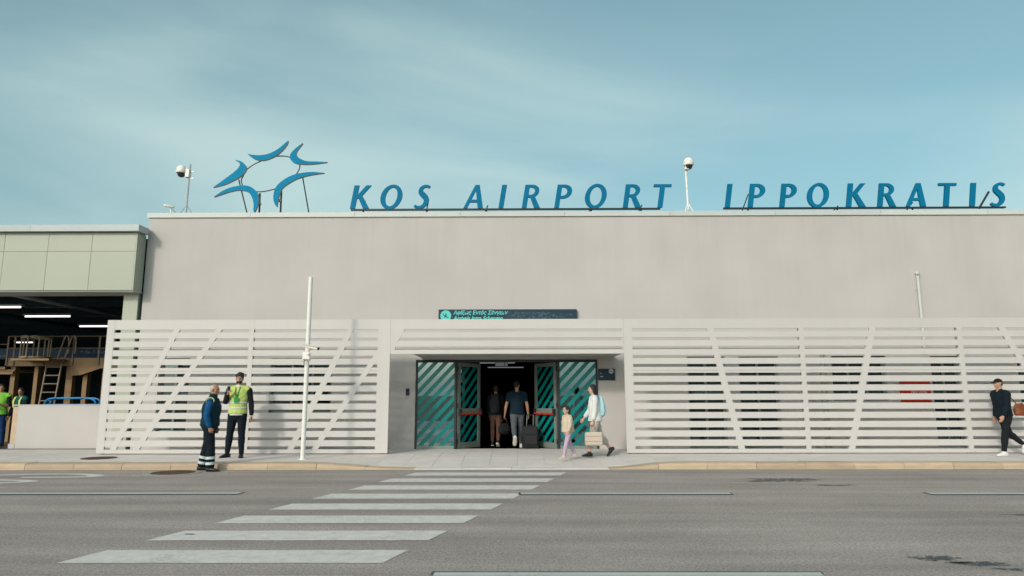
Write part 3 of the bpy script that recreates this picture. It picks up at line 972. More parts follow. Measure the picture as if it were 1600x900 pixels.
# lintel and soffit over the entrance
tP = thing('entrance_canopy', 'white slatted lintel with flat soffit over the entrance doors', 'canopy', (-0.25, FY, 2.5))
lx0, lx1 = -3.077, 2.587
for nm, a, b, xa, xb in (('top_band', slot[0] + SH / 2, ZT, lx0, lx1), ('slat', *slat_z(0), lx0, lx1), ('slat', *slat_z(1), lx0, lx1), ('bottom_band', 2.50, slot[2] - SH / 2, lx0, lx1)):
    m = MB(); m.box(xa, xb, FY, FY + FT, a, b); ploc(m.build(nm, M_white, tP))
m = MB(); m.prism([(lx0, 2.49 + 0.2), (lx0, 3.12), (-2.73, 3.12), (-2.80, 2.955), (-2.95, 2.72), (-2.96, 2.60), (lx0, 2.60)], FY - 0.003, FY + FT + 0.002); ploc(m.build('diagonal_band', M_white, tP))
m = MB(); m.box(lx1 - 0.03, lx1, FY - 0.003, FY + FT + 0.002, 2.505, 3.34); ploc(m.build('end_strip', M_white, tP))
m = MB(); m.box(-2.55, 2.56, FY + FT + 0.003, WY - 0.012, 2.505, 2.55); ploc(m.build('soffit', M_soffit, tP))
m = MB(); m.box(lx0 + 0.02, lx1 - 0.02, FY + 0.14, FY + 0.22, 2.56, 2.632); ploc(m.build('back_rail', M_clad, tP))
for x in (-0.72, 0.33):
    m = MB(); m.lathe([(0.07, 0.0), (0.07, 0.012), (0.05, 0.014)], (x, 16.95, 2.492), 16); ploc(m.build('downlight', M_steel, tP))

# ------------------------------------------------------------------ rooftop letters
SHEAR = 0.16
def arc(cx_, cz_, rx, rz, a0, a1, n=14):
    return [(cx_ + rx * math.cos(lerp(a0, a1, i / n)), cz_ + rz * math.sin(lerp(a0, a1, i / n))) for i in range(n + 1)]
def glyph(ch):
    """list of outlines (unit cap height, upright); a pair of loops is a ring"""
    st = [(0, 0), (.205, 0), (.205, 1), (0, 1)]
    if ch == 'I': return [st]
    if ch == 'K': return [st, [(.19, .42), (.19, .56), (.50, 1), (.71, 1), (.34, .47)], [(.235, .50), (.37, .62), (.80, 0), (.545, 0)]]
    if ch == 'O': return [(arc(.45, .5, .45, .53, 0, 2 * PI, 40)[:-1], arc(.45, .5, .245, .405, 0, 2 * PI, 40)[:-1])]
    if ch in 'PR':
        bz, br = (.725, .275) if ch == 'R' else (.70, .30)
        b = [(.19, 1)] + arc(.30, bz, .325 if ch == 'R' else .35, br, PI / 2, -PI / 2) + [(.19, bz - br), (.19, bz - br + .115)] + arc(.28, bz, .165, br - .115, -PI / 2, PI / 2) + [(.19, bz + br - .115)]
        g_ = [st, b]
        if ch == 'R': g_.append([(.27, .49), (.475, .49), (.76, 0), (.52, 0)])
        return g_
    if ch == 'A': return [[(-.02, 0), (.135, 0), (.44, .93), (.385, 1), (.32, 1)], [(.32, 1), (.505, 1), (.80, 0), (.575, 0)], [(.15, .25), (.58, .25), (.56, .365), (.19, .365)]]
    if ch == 'T': return [[(0, .885), (.74, .885), (.74, 1.0), (0, 1.0)], [(.27, 0), (.475, 0), (.475, .89), (.27, .89)]]
    if ch == 'S':
        c = smooth_loop([(.49, .90), (.38, .955), (.24, .94), (.14, .84), (.15, .69), (.27, .57), (.39, .45), (.435, .29), (.37, .13), (.23, .045), (.08, .06), (-.02, .12)], 5, closed=False)
        ws = [.05, .055, .065, .085, .1, .11, .11, .1, .085, .065, .055, .05]
        L_, R_ = [], []
        n = len(c)
        for i, p in enumerate(c):
            q0, q1 = Vector(c[max(i - 1, 0)]), Vector(c[min(i + 1, n - 1)])
            t_ = (q1 - q0).normalized()
            f = i / (n - 1) * (len(ws) - 1); a = int(f); w = lerp(ws[a], ws[min(a + 1, len(ws) - 1)], f - a)
            L_.append((p[0] - t_.y * w, p[1] + t_.x * w)); R_.append((p[0] + t_.y * w, p[1] - t_.x * w))
        return [L_ + R_[::-1]]
LY = 18.40
CAP, BASE = 0.675, 6.695
def letter(ch, x0, parent):
    m = MB()
    sk = lambda ps: [(x0 + CAP * (x + SHEAR * z), BASE + CAP * z) for x, z in ps]
    for i, gshape in enumerate(glyph(ch)):
        d = 0.0015 * i
        if isinstance(gshape, tuple):
            m.ring_prism(sk(gshape[0]), sk(gshape[1]), LY - 0.06 - d, LY)
        else:
            m.prism(sk(gshape), LY - 0.06 - d, LY + d)
    return ploc(m.build('letter_' + ch.lower() if False else 'letter', M_blue, parent))
def sign_rail(parent, x0, x1, struts):
    m = MB(); m.box(x0, x1, LY + 0.004, LY + 0.06, 6.655, 6.705); m.box(x0, x1, LY - 0.05, LY, 6.648, 6.688)
    ploc(m.build('base_rail', M_black, parent))
    for x, zt_ in struts:
        m = MB(); m.tube([(x + 0.14, LY + 0.05, zt_), (x - 0.02, LY + 0.42, 6.50), ], 0.016, 6); m.tube([(x + 0.1, LY + 0.03, 6.66), (x + 0.1, LY + 0.03, 6.49)], 0.025, 6)
        ploc(m.build('strut', M_black, parent))
t1 = thing('rooftop_letters', 'blue slanted letters of two words on the roof over the entrance', 'sign', (-0.3, LY, 6.5), 0, 'blue rooftop lettering')
X1 = lambda zx: -4.652 + 0.00611 * (zx - 60)
for ch, zx in (('K', 55), ('O', 186), ('S', 352), ('A', 579), ('I', 738), ('R', 845), ('P', 994), ('O', 1128), ('R', 1309), ('T', 1438)):
    letter(ch, X1(zx), t1)
sign_rail(t1, -4.66, 4.03, ((-4.42, 6.95), (-2.62, 6.98), (-0.95, 6.8), (2.0, 6.8), (3.4, 6.8)))
t2 = thing('rooftop_letters', 'blue slanted letters of one long word at the right roof end', 'sign', (9.7, LY, 6.5), 0, 'blue rooftop lettering')
X2 = lambda zx: 5.817 + 0.00614 * (zx - 235)
for ch, zx in (('I', 238), ('P', 342), ('P', 486), ('O', 607), ('K', 789), ('R', 931), ('A', 1063), ('T', 1201), ('I', 1349), ('S', 1447)):
    letter(ch, X2(zx), t2)
sign_rail(t2, 5.81, 13.66, ((6.4, 7.1), (8.9, 6.75), (11.0, 6.85)))
m = MB(); m.tube([(12.98, LY + 0.06, 6.66), (13.32, LY + 0.08, 7.15)], 0.03, 6); ploc(m.build('strut', M_black, t2))

# emblem of five crescents on a ring
t = thing('rooftop_emblem', 'blue emblem of five crescents round a thin ring on the roof', 'sign', (-7.0, LY, 6.5))
CRES = [
[(-8.59, 7.34), (-8.27, 7.59), (-8.0, 7.81), (-7.88, 7.96), (-7.89, 8.06), (-8.02, 8.15), (-7.83, 8.1), (-7.71, 7.98), (-7.68, 7.91), (-7.72, 7.79), (-7.84, 7.66), (-7.98, 7.57), (-8.26, 7.43)],
[(-7.68, 8.33), (-7.47, 8.29), (-7.25, 8.29), (-7.04, 8.34), (-6.82, 8.46), (-6.65, 8.61), (-6.53, 8.72), (-6.56, 8.61), (-6.68, 8.44), (-6.85, 8.28), (-7.07, 8.17), (-7.25, 8.13), (-7.43, 8.16), (-7.56, 8.23)],
[(-6.11, 8.64), (-6.28, 8.51), (-6.42, 8.36), (-6.46, 8.24), (-6.42, 8.13), (-6.29, 8.04), (-6.03, 8.01), (-5.74, 8.02), (-5.38, 8.07), (-5.71, 8.09), (-5.96, 8.1), (-6.15, 8.17), (-6.26, 8.26), (-6.28, 8.38), (-6.2, 8.51)],
[(-8.55, 7.06), (-8.32, 7.23), (-8.07, 7.34), (-7.79, 7.39), (-7.57, 7.37), (-7.4, 7.26), (-7.3, 7.11), (-7.29, 6.91), (-7.33, 6.72), (-7.39, 6.61), (-7.41, 6.68), (-7.41, 6.83), (-7.46, 7.02), (-7.56, 7.17), (-7.71, 7.24), (-7.92, 7.25), (-8.18, 7.19), (-8.35, 7.13)],
[(-5.45, 7.75), (-5.77, 7.78), (-6.06, 7.76), (-6.35, 7.69), (-6.59, 7.56), (-6.79, 7.37), (-6.86, 7.17), (-6.86, 6.98), (-6.81, 6.83), (-6.75, 6.76), (-6.75, 6.83), (-6.73, 6.98), (-6.7, 7.15), (-6.62, 7.32), (-6.44, 7.46), (-6.23, 7.58), (-5.94, 7.67), (-5.66, 7.72)]]
def resample(ps, n):
    P = [Vector(q) for q in smooth_loop(ps, 8, closed=False)]
    L_ = [0.0]
    for a, b in zip(P[:-1], P[1:]):
        L_.append(L_[-1] + (b - a).length)
    out = []
    for i in range(n):
        d = L_[-1] * i / (n - 1)
        j = max(k for k in range(len(L_)) if L_[k] <= d + 1e-9)
        j = min(j, len(P) - 2)
        out.append(tuple(P[j].lerp(P[j + 1], (d - L_[j]) / (L_[j + 1] - L_[j] + 1e-9))))
    return out
for c, tip in zip(CRES, (5, 6, 8, 9, 9)):
    A = resample(c[:tip + 1], 26)
    B = resample((c[tip:] + c[:1])[::-1], 26)
    m = MB(); n = 26; ya, yb = LY - 0.035, LY + 0.06
    m.add([(x, y, z) for y in (ya, yb) for side in (A, B) for x, z in side], [])
    for i in range(n - 1):
        m.f += [(i, i + 1, n + i + 1, n + i), (2 * n + i, 3 * n + i, 3 * n + i + 1, 2 * n + i + 1), (i, 2 * n + i, 2 * n + i + 1, i + 1), (n + i, n + i + 1, 3 * n + i + 1, 3 * n + i)]
        m.mi += [0, 1, 1, 1]
    ploc(m.build('crescent', [M_bluelogo, M_edge], t))
RING = [(-7.8, 7.72), (-7.68, 7.93), (-7.37, 8.13), (-6.88, 8.29), (-6.49, 8.26), (-6.21, 8.06), (-6.27, 7.78), (-6.54, 7.49), (-6.88, 7.32), (-7.33, 7.24), (-7.71, 7.34), (-7.85, 7.54)]
m = MB(); m.tube([(x, LY + 0.09, z) for x, z in smooth_loop(RING, 5)], 0.017, 6, closed=True); ploc(m.build('ring_tube', M_black, t, smooth=True))
for (xa, za), (xb, zb_), w in (((-7.93, 7.6), (-7.59, 6.45), .018), ((-7.30, 7.2), (-7.29, 6.45), .026), ((-6.69, 7.27), (-6.69, 6.45), .026), ((-6.10, 7.65), (-5.85, 6.45), .018)):
    m = MB(); m.tube([(xa, LY + 0.10, za), (xb, LY + 0.12, zb_)], w, 7); ploc(m.build('support_leg', M_black, t))
m = MB(); m.box(-7.33, -7.26, LY + 0.08, LY + 0.16, 6.86, 6.92); m.box(-6.76, -6.68, LY + 0.08, LY + 0.16, 6.95, 7.02); ploc(m.build('clamp', M_steel, t))

# ------------------------------------------------------------------ cameras on the roof and the pole before the screen
def dome_camera(parent, x, y, z, s, dirx):
    m = MB(); m.lathe([(0.02, .16), (.09, .15), (.135, .09), (.15, 0.0), (.14, -.05), (.125, -.06)], (x, y, z), 20)
    ploc(m.build('camera_housing', M_cctv, parent, smooth=True))
    m = MB(); m.lathe([(.11, -.055), (.105, -.10), (.08, -.145), (.04, -.168), (.005, -.172)], (x, y, z), 18)
    ploc(m.build('camera_dome', M_lens, parent, smooth=True))
    m = MB(); m.tube([(x, y + 0.02, z + 0.1), (x + dirx * .14, y + 0.02, z + 0.06), (x + dirx * .2, y + 0.02, z - 0.02)], [0.06, 0.055, 0.05], 8)
    m.box(x + dirx * .17 - .05, x + dirx * .17 + .07, y - 0.05, y + 0.09, z - 0.18, z + 0.06)
    ploc(m.build('camera_bracket', M_cctv, parent, bevel=0.01))
t = thing('security_camera', 'white dome camera on grey roof pole left of the emblem', 'security camera', (-9.28, 18.3, 6.49), 0, 'security cameras on the roof')
m = MB(); m.tube([(-9.28, 18.3, 6.26), (-9.25, 18.3, 8.0)], 0.026, 8); m.tube([(-9.28, 18.3, 6.8), (-9.52, 18.35, 6.49)], 0.012, 6); m.tube([(-9.27, 18.3, 6.8), (-9.1, 18.5, 6.49)], 0.008, 6)
m.box(-9.27, -9.12, 18.28, 18.31, 7.76, 7.785); m.box(-9.27, -9.12, 18.28, 18.31, 7.565, 7.59)
ploc(m.build('pole', M_steel, t, smooth=True))
dome_camera(t, -9.47, 18.27, 7.78, 1, 1)
t = thing('security_camera', 'white dome camera on pole with spread feet between the rooftop words', 'security camera', (4.79, 18.3, 6.49), 0, 'security cameras on the roof')
m = MB(); m.tube([(4.79, 18.3, 6.6), (4.77, 18.3, 7.85)], 0.030, 8)
for dx, dy in ((-0.16, -0.1), (0.17, -0.1), (-0.06, 0.2), (0.08, 0.2)):
    m.tube([(4.79, 18.3, 6.82), (4.79 + dx, 18.3 + dy, 6.42)], 0.014, 6)
ploc(m.build('pole', M_poleW, t, smooth=True))
dome_camera(t, 4.84, 18.24, 7.93, 1, -0.35)
t = thing('security_camera', 'tiny bullet camera on short bracket at foot of the left roof pole', 'security camera', (-9.62, 18.15, 6.49), 0, 'security cameras on the roof')
m = MB(); m.tube([(-9.62, 18.15, 6.45), (-9.62, 18.15, 6.68)], 0.018, 6); m.tube([(-9.62, 18.15, 6.66), (-9.5, 18.2, 6.55)], 0.012, 6); ploc(m.build('bracket', M_steel, t))
m = MB(); m.loft([(-9.75, 18.05, 6.72), (-9.55, 18.16, 6.70)], [(0.04, 0.04), (0.035, 0.035)], n=10, ref=(0, 0, 1)); ploc(m.build('camera_body', M_cctv, t, smooth=True))

t = thing('camera_pole', 'tall plain white pole with camera standing before the left screen', 'pole', (-4.69, 15.12, PZ))
m = MB(); m.lathe([(0.051, -0.01), (0.050, 2.0), (0.048, 4.03), (0.034, 4.045)], n=20); m.build('pole', M_poleW, t, smooth=True)
m = MB(); m.lathe([(0.10, -0.005), (0.10, 0.012), (0.064, 0.016)], n=20); m.build('base_plate', M_poleW, t)
m = MB(); m.box(-0.075, 0.075, -0.075, 0.075, 2.455, 2.475); m.box(-0.075, 0.075, -0.075, 0.075, 2.16, 2.18); m.box(-0.07, 0.09, -0.13, -0.062, 2.17, 2.33)
m.build('mounting_bracket', M_cctv, t, bevel=0.006)
m = MB(); m.loft([(0.0, -0.14, 2.47), (0.30, -0.26, 2.40)], [(0.045, 0.04), (0.042, 0.038)], n=10, ref=(0, 0, 1)); m.tube([(0.02, -0.07, 2.34), (0.10, -0.17, 2.42)], 0.02, 7)
m.build('bullet_camera', M_cctv, t, smooth=True)
m = MB(); m.loft([(-0.02, -0.155, 2.50), (0.33, -0.29, 2.43)], [(0.012, 0.06), (0.012, 0.06)], n=8, ref=(0, 0, 1)); m.build('sun_shield', M_cctv, t)
m = MB(); m.ball((0.07, -0.14, 2.30), 0.045, 12); m.build('camera_joint', M_cctv, t, smooth=True)
m = MB(); m.tube(smooth_loop([(0.09, -0.13, 2.3), (0.11, -0.13, 2.2), (0.03, -0.11, 2.1), (-0.06, -0.09, 2.08), (-0.085, -0.07, 2.15)], 4, closed=False), 0.007, 6); m.build('cable', M_edge, t)
m = MB(); m.tube([(0.315, -0.265, 2.396), (0.322, -0.268, 2.394)], 0.033, 12); m.build('camera_lens', M_lens, t)
m = MB(); m.box(-0.10, -0.06, -0.05, 0.03, 2.05, 2.19); m.build('junction_box', M_cctv, t, bevel=0.005)

# ------------------------------------------------------------------ open-fronted hall on the left
hall = thing('open_hall', 'open-fronted baggage hall with pale green fascia left of terminal', 'building', (-13, 17.55, 0))
HX1, HF = -10.14, 17.55
pan_w = 1.173
for i in range(16):
    b = HX1 - 0.035 - i * pan_w if i else HX1 - 0.035
    a = b - pan_w
    for z0, z1 in ((4.272, 5.318), (5.324, 5.83)):
        m = MB(); m.box(a + 0.005, b - 0.005, HF, HF + 0.03, z0 + 0.002, z1)
        ploc(m.build('fascia_panel', M_clad, hall))
m = MB(); m.box(-30, HX1 - 0.036, HF + 0.032, HF + 0.30, 4.285, 5.84); ploc(m.build('fascia_backing', M_black, hall))
m = MB(); m.box(HX1 - 0.034, HX1, HF - 0.002, WY - 0.03, 4.272, 5.83); ploc(m.build('fascia_end', M_clad, hall))
for i in range(7):
    b = HX1 + 0.09 - i * 2.9; a = b - 2.9
    m = MB(); m.box(a + 0.004, b, HF - 0.14, WY - 0.06 if i == 0 else HF + 0.6, 5.845, 6.02); ploc(m.build('fascia_cap', M_capgrey, hall))
m = MB(); m.box(-30, HX1 - 0.04, HF + 0.035, 46, 4.262, 4.283); ploc(m.build('soffit', M_soffit, hall)) if False else None
m = MB(); m.box(-30, HX1 - 0.002, HF + 0.034, HF + 0.85, 4.24, 4.268); ploc(m.build('soffit', M_soffit, hall))
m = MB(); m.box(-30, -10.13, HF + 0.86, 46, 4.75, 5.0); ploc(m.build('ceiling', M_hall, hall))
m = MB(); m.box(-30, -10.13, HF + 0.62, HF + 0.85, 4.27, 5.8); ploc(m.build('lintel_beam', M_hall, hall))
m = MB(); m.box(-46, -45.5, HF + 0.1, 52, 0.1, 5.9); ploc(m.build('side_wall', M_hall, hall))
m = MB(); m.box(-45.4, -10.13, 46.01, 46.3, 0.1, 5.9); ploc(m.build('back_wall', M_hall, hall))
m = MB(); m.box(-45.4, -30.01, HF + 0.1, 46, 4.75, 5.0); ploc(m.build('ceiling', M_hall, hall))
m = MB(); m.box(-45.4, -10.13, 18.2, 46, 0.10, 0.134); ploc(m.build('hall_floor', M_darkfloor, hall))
m = MB(); m.box(-10.59, -10.20, 17.93, 18.25, 0.13, 4.235); ploc(m.build('column', M_clad, hall))
m = MB(); m.box(-10.125, -10.118, 18.0, 45.9, 0.134, 4.7); ploc(m.build('side_wall', M_hall, hall))
for i in range(9):                                   # purlins and ducts under the hall roof
    y = 20.0 + i * 2.6
    m = MB(); m.box(-30, -10.2, y, y + 0.14, 4.48, 4.749); ploc(m.build('roof_beam', M_hall, hall))
for x in (-18.6, -14.6, -11.6):
    m = MB(); m.tube([(x, 18.9, 4.42), (x, 45.5, 4.42)], 0.07, 8); ploc(m.build('ceiling_duct', M_capgrey if x == -14.6 else M_hall, hall))
for x, y in ((-15.9, 27.5), (-24, 27.5)):
    m = MB(); m.box(x - 0.2, x + 0.2, y, y + 0.3, 0.134, 4.45); ploc(m.build('inner_column', M_hall, hall))

def tube_light(x0, x1, y, z, label):
    t = thing('strip_light', label, 'ceiling light', ((x0 + x1) / 2, y, z), 0, 'strip lights under the hall roof')
    h = (x1 - x0) / 2
    m = MB(); m.box(-h - 0.06, h + 0.06, -0.07, 0.07, 0.03, 0.09); m.build('housing', M_capgrey, t)
    m = MB(); m.tube([(-h, -0.02, 0.0), (h, -0.02, 0.0)], 0.028, 8); m.build('tube', M_tube, t)
    m = MB()
    for x in (-h * .8, h * .8):
        m.box(x - .008, x + .008, -.008, .008, 0.09, 4.70 - z if z + 0.1 < 4.6 else 0.12)
    m.build('hanger', M_hall, t)
tube_light(-17.2, -15.63, 21.0, 4.28, 'lit strip light nearest the fascia, cut off by the photo\'s left edge')
tube_light(-17.29, -15.71, 23.5, 4.28, 'lit strip light in full view above the round ladder cage')
tube_light(-17.29, -15.5, 26.5, 4.235, 'lit strip light whose right end hides behind the white screen')
tube_light(-25.4, -24.5, 34, 4.20, 'small distant strip light seen left of the round ladder cage')
tube_light(-25.95, -25.35, 38, 4.155, 'smallest distant strip light seen beside the ladder hand hoops')

# ochre mezzanine platform with rails
t = thing('steel_platform', 'ochre steel mezzanine platform with handrails inside the open hall', 'platform', (-14.5, 21, 0.13))
m = MB(); m.box(-15.82, -11.0, 21.0, 23.2, 2.60, 2.66); ploc(m.build('deck', M_hall, t))  # slab coloured dark to stand in for the shade under the ochre platform
m = MB(); m.box(-15.84, -11.0, 20.93, 20.998, 2.43, 2.68); ploc(m.build('edge_beam', M_yellow, t))
m = MB(); m.box(-22.0, -15.86, 20.93, 21.0, 2.33, 2.41); m.box(-22.0, -15.6, 21.0, 22.6, 2.27, 2.33); m.box(-22.0, -15.6, 20.92, 20.99, 2.18, 2.26); ploc(m.build('lower_landing', M_yellow, t))
m = MB(); m.prism([(-13.85, 2.43), (-11.0, 2.43), (-11.0, 2.33), (-12.9, 2.36), (-13.5, 2.15), (-13.85, 2.13)], 20.94, 21.0); ploc(m.build('haunch_plate', M_yellow, t))
for x, w in ((-15.72, .07), (-15.0, .06), (-13.95, .10), (-13.45, .07), (-12.85, .07), (-12.0, .07)):
    m = MB(); m.box(x - w, x + w, 21.1, 21.28, 0.134, 2.60 if x > -15.8 else 2.2); ploc(m.build('leg_column', M_yellow, t))
M_railp = mat('rail_steel', (0.17, 0.125, 0.085), 0.55, 0.15, 4)
for x in (-15.83, -15.62, -14.98 + 0.3, -13.78, -12.97, -12.2):
    m = MB(); m.box(x - .025, x + .025, 20.90, 20.925, 2.45, 3.36); ploc(m.build('rail_post', M_railp, t))
for a, b, z in ((-15.83, -11.0, 3.35), (-15.83, -11.0, 2.98)):
    m = MB(); m.tube([(a, 20.91, z), (b, 20.91, z)], 0.018, 6); ploc(m.build('hand_rail', M_railp, t))
m = MB(); m.tube([(-22, 20.91, 3.06), (-15.85, 20.91, 3.1)], 0.018, 6); m.tube([(-22, 20.91, 2.72), (-15.85, 20.91, 2.74)], 0.015, 6); ploc(m.build('hand_rail', M_railp, t))
M_cage = mat('pale_cage_steel', (0.26, 0.20, 0.135), 0.55, 0.12, 4)
m = MB(); m.tube([(-14.62 + .38 * math.cos(a * PI / 12), 20.45 + .38 * math.sin(a * PI / 12), 3.27) for a in range(24)], 0.04, 6, closed=True)
m.tube([(-14.62 + .38 * math.cos(a * PI / 12), 20.45 + .38 * math.sin(a * PI / 12), 2.66) for a in range(24)], 0.035, 6, closed=True)
for a in range(0, 24, 3):
    px, py = -14.62 + .38 * math.cos(a * PI / 12), 20.45 + .38 * math.sin(a * PI / 12)
    m.tube([(px, py, 2.66), (px, py, 3.27)], 0.022, 6)
ploc(m.build('round_cage', M_cage, t))
m = MB(); m.box(-15.1, -13.95, 20.1, 20.9, 2.56, 2.62); ploc(m.build('cage_floor', M_yellow, t))
t = thing('steel_ladder', 'ochre ladder with hand hoops leaning on the mezzanine platform', 'ladder', (-14.2, 20.6, 0.13))
for dx in (-0.26, 0.2):
    m = MB(); m.tube([(-14.22 + dx, 20.5, 0.13), (-14.17 + dx, 20.75, 2.68)], 0.026, 6); ploc(m.build('stile', M_cage, t))
for k in range(9):
    z = 0.35 + k * 0.255; f = (z - .13) / 2.55
    m = MB(); m.tube([(-14.48 + .05 * f, 20.5 + .25 * f, z), (-14.02 + .05 * f, 20.5 + .25 * f, z)], 0.017, 6); ploc(m.build('rung', M_cage, t))
for dx in (-0.19, 0.03):
    m = MB(); m.tube(smooth_loop([(-14.0 + dx, 20.78, 2.5), (-13.88 + dx, 20.78, 3.0), (-13.8 + dx, 20.78, 3.3), (-13.72 + dx, 20.78, 3.34), (-13.66 + dx, 20.78, 3.2), (-13.66 + dx, 20.78, 2.8)], 4, closed=False), 0.022, 6); ploc(m.build('hand_hoop', M_cage, t))
t = thing('blue_banner', 'dark blue board along the mezzanine rail with faded pale lettering', 'banner', (-14.5, 21.6, 2.6))
m = MB(); m.box(-22, -10.6, 21.6, 21.66, 2.68, 3.02); ploc(m.build('board', M_panel, t))
m = MB()
xx = -13.98
rs = random.Random(5)
for k in range(11):
    if k == 5: xx += 0.06
    wv = rs.uniform(0.035, 0.06)
    m.box(xx, xx + 0.014, 21.585, 21.598, 2.86, 2.94)
    m.box(xx + 0.016, xx + wv, 21.586, 21.597, rs.choice((2.86, 2.925, 2.89)), rs.choice((2.875, 2.94, 2.905)) + .02)
    xx += wv + 0.018
ploc(m.build('faded_lettering', mat('faded_lettering_paint', (0.16, 0.22, 0.27), 0.7), t))

# low wall and blue tube rail in front of the hall
t = thing('low_wall', 'low rendered wall with sandstone end before the open hall', 'wall', (-11.8, 18.3, 0.13))
m = MB(); m.box(-13.36, -9.90 - 0.25, 18.28, 18.5, 0.10, 1.255); ploc(m.build('wall_face', M_wall, t))
m = MB(); m.box(-13.505, -13.363, 18.285, 18.5, 0.26, 1.23); ploc(m.build('end_stone', M_kerb, t))
m = MB(); m.box(-13.53, -10.15, 18.27, 18.51, 1.257, 1.285); ploc(m.build('coping', M_wall, t))
m = MB(); m.box(-13.53, -13.365, 18.27, 18.5, 0.10, 0.258); ploc(m.build('end_plinth', M_wall, t))
for x0, x1, lab in ((-13.05, -11.60, 'blue tubular rail rising behind the low wall, nearer the ladder'), (-11.53, -10.5, 'blue tubular rail rising behind the low wall, beside the white screen')):
    t = thing('tube_rail', lab, 'barrier', ((x0 + x1) / 2, 18.85, 0.13), 0, 'blue tube rails behind the low wall')
    for dy in (0, 0.22):
        m = MB(); m.tube(smooth_loop([(x0, 18.8 + dy, 0.14), (x0, 18.8 + dy, 1.1), (x0 + .03, 18.8 + dy, 1.33), (x0 + .18, 18.8 + dy, 1.44), (lerp(x0, x1, .5), 18.8 + dy, 1.45), (x1 - .18, 18.8 + dy, 1.44), (x1 - .03, 18.8 + dy, 1.33), (x1, 18.8 + dy, 1.1), (x1, 18.8 + dy, 0.14)], 4, closed=False), 0.028, 8)
        ploc(m.build('hoop', M_bluerail, t, smooth=True))
    m = MB(); m.tube([(x0, 18.91, 1.28), (x1, 18.91, 1.28)], 0.02, 6); ploc(m.build('cross_bar', M_bluerail, t))
    for dx in (.12, -.12):
        m = MB(); xx = (x0 if dx > 0 else x1) + dx; m.tube([(xx, 18.8, 1.40), (xx, 19.02, 1.40)], 0.018, 6); ploc(m.build('spacer', M_bluerail, t))

# ------------------------------------------------------------------ people
SKIN = mat('skin', (0.42, 0.235, 0.155), 0.55, 0.08, 12)
SKIN2 = mat('skin_tanned', (0.34, 0.175, 0.11), 0.55, 0.08, 12)
SKINP = mat('skin_pale', (0.50, 0.31, 0.23), 0.55, 0.06, 12)
def cloth(name, c, var=0.10):
    return mat(name, c, 0.9, var, 14, 0.35, 160, spec=0.2)
C_navy = cloth('navy_quilted_cloth', (0.004, 0.026, 0.040))
C_royal = cloth('royal_blue_cloth', (0.008, 0.075, 0.20))
C_dknavy = cloth('dark_navy_cloth', (0.005, 0.011, 0.018))
C_black = cloth('black_cloth', (0.010, 0.012, 0.015))
C_hiviz = cloth('hi_vis_yellow_cloth', (0.46, 0.54, 0.16), 0.12)
C_hivgreen = cloth('hi_vis_green_cloth', (0.22, 0.55, 0.07), 0.06)
C_refl = mat('reflective_tape', (0.50, 0.56, 0.56), 0.4, 0.08, 20)
C_tee = cloth('navy_jersey', (0.005, 0.017, 0.030))
C_grey = cloth('grey_trouser_cloth', (0.085, 0.095, 0.11))
C_beige = cloth('beige_jacket_cloth', (0.52, 0.43, 0.33))
C_lilac = cloth('lilac_jersey', (0.44, 0.33, 0.44))
C_white = cloth('white_blouse_cloth', (0.62, 0.63, 0.62))
C_pale = cloth('pale_grey_trouser_cloth', (0.42, 0.40, 0.37))
C_brown = cloth('dusty_brown_cloth', (0.10, 0.052, 0.038))
C_green = cloth('dark_green_cloth', (0.006, 0.075, 0.065))
C_blue = cloth('deep_blue_cloth', (0.006, 0.028, 0.10))
H_black = mat('black_hair', (0.010, 0.009, 0.009), 0.55, 0.2, 60, 0.6, 130)
H_grey = mat('grey_stubble_hair', (0.46, 0.40, 0.36), 0.75, 0.15, 60, 0.5, 150)
H_brown = mat('dark_brown_hair', (0.022, 0.014, 0.011), 0.55, 0.2, 60, 0.6, 130)
S_black = mat('black_shoe_leather', (0.012, 0.012, 0.013), 0.45, 0.15, 20)
S_white = mat('white_shoe_leather', (0.66, 0.65, 0.62), 0.5, 0.06, 20)
S_pink = mat('pale_pink_shoe', (0.58, 0.44, 0.42), 0.6, 0.06, 20)
S_sole = mat('pale_rubber_sole', (0.50, 0.46, 0.40), 0.7, 0.08, 20)
EYE = mat('eye', (0.03, 0.02, 0.018), 0.25)
LIP = mat('lip', (0.30, 0.12, 0.10), 0.5)

def fuse(mb, name, m, parent, voxel, smooth_it=3, fold=0.0, fscale=9.0, seed=0.0):
    """melt overlapping lofts into one continuous skin"""
    me = bpy.data.meshes.new(name)
    me.from_pydata(mb.v, [], mb.f)
    bm = bmesh.new(); bm.from_mesh(me)
    bmesh.ops.recalc_face_normals(bm, faces=bm.faces)
    bm.to_mesh(me); bm.free()
    ob = bpy.data.objects.new('tmp', me)
    rm = ob.modifiers.new('r', 'REMESH'); rm.mode = 'VOXEL'; rm.voxel_size = voxel
    sm = ob.modifiers.new('s', 'SMOOTH'); sm.iterations = smooth_it; sm.factor = 0.5
    out = evaluated_mesh(ob)
    if fold:
        co = [v.co.copy() for v in out.vertices]
        no = [v.normal.copy() for v in out.vertices]
        for v, p, nrm in zip(out.vertices, co, no):
            n = mnoise.noise(Vector((p.x * fscale + seed, p.y * fscale, p.z * fscale * 1.7 + p.x * 6))) + 0.5 * mnoise.noise(Vector((p.x * fscale * 2.3, p.y * fscale * 2.3 + seed, p.z * fscale * 3.1)))
            v.co = p + nrm * (fold * n)
    out.materials.clear(); out.materials.append(m)
    for p in out.polygons:
        p.use_smooth = True
    out.name = name
    o = bpy.data.objects.new(name, out)
    col.objects.link(o); o.parent = parent
    return o

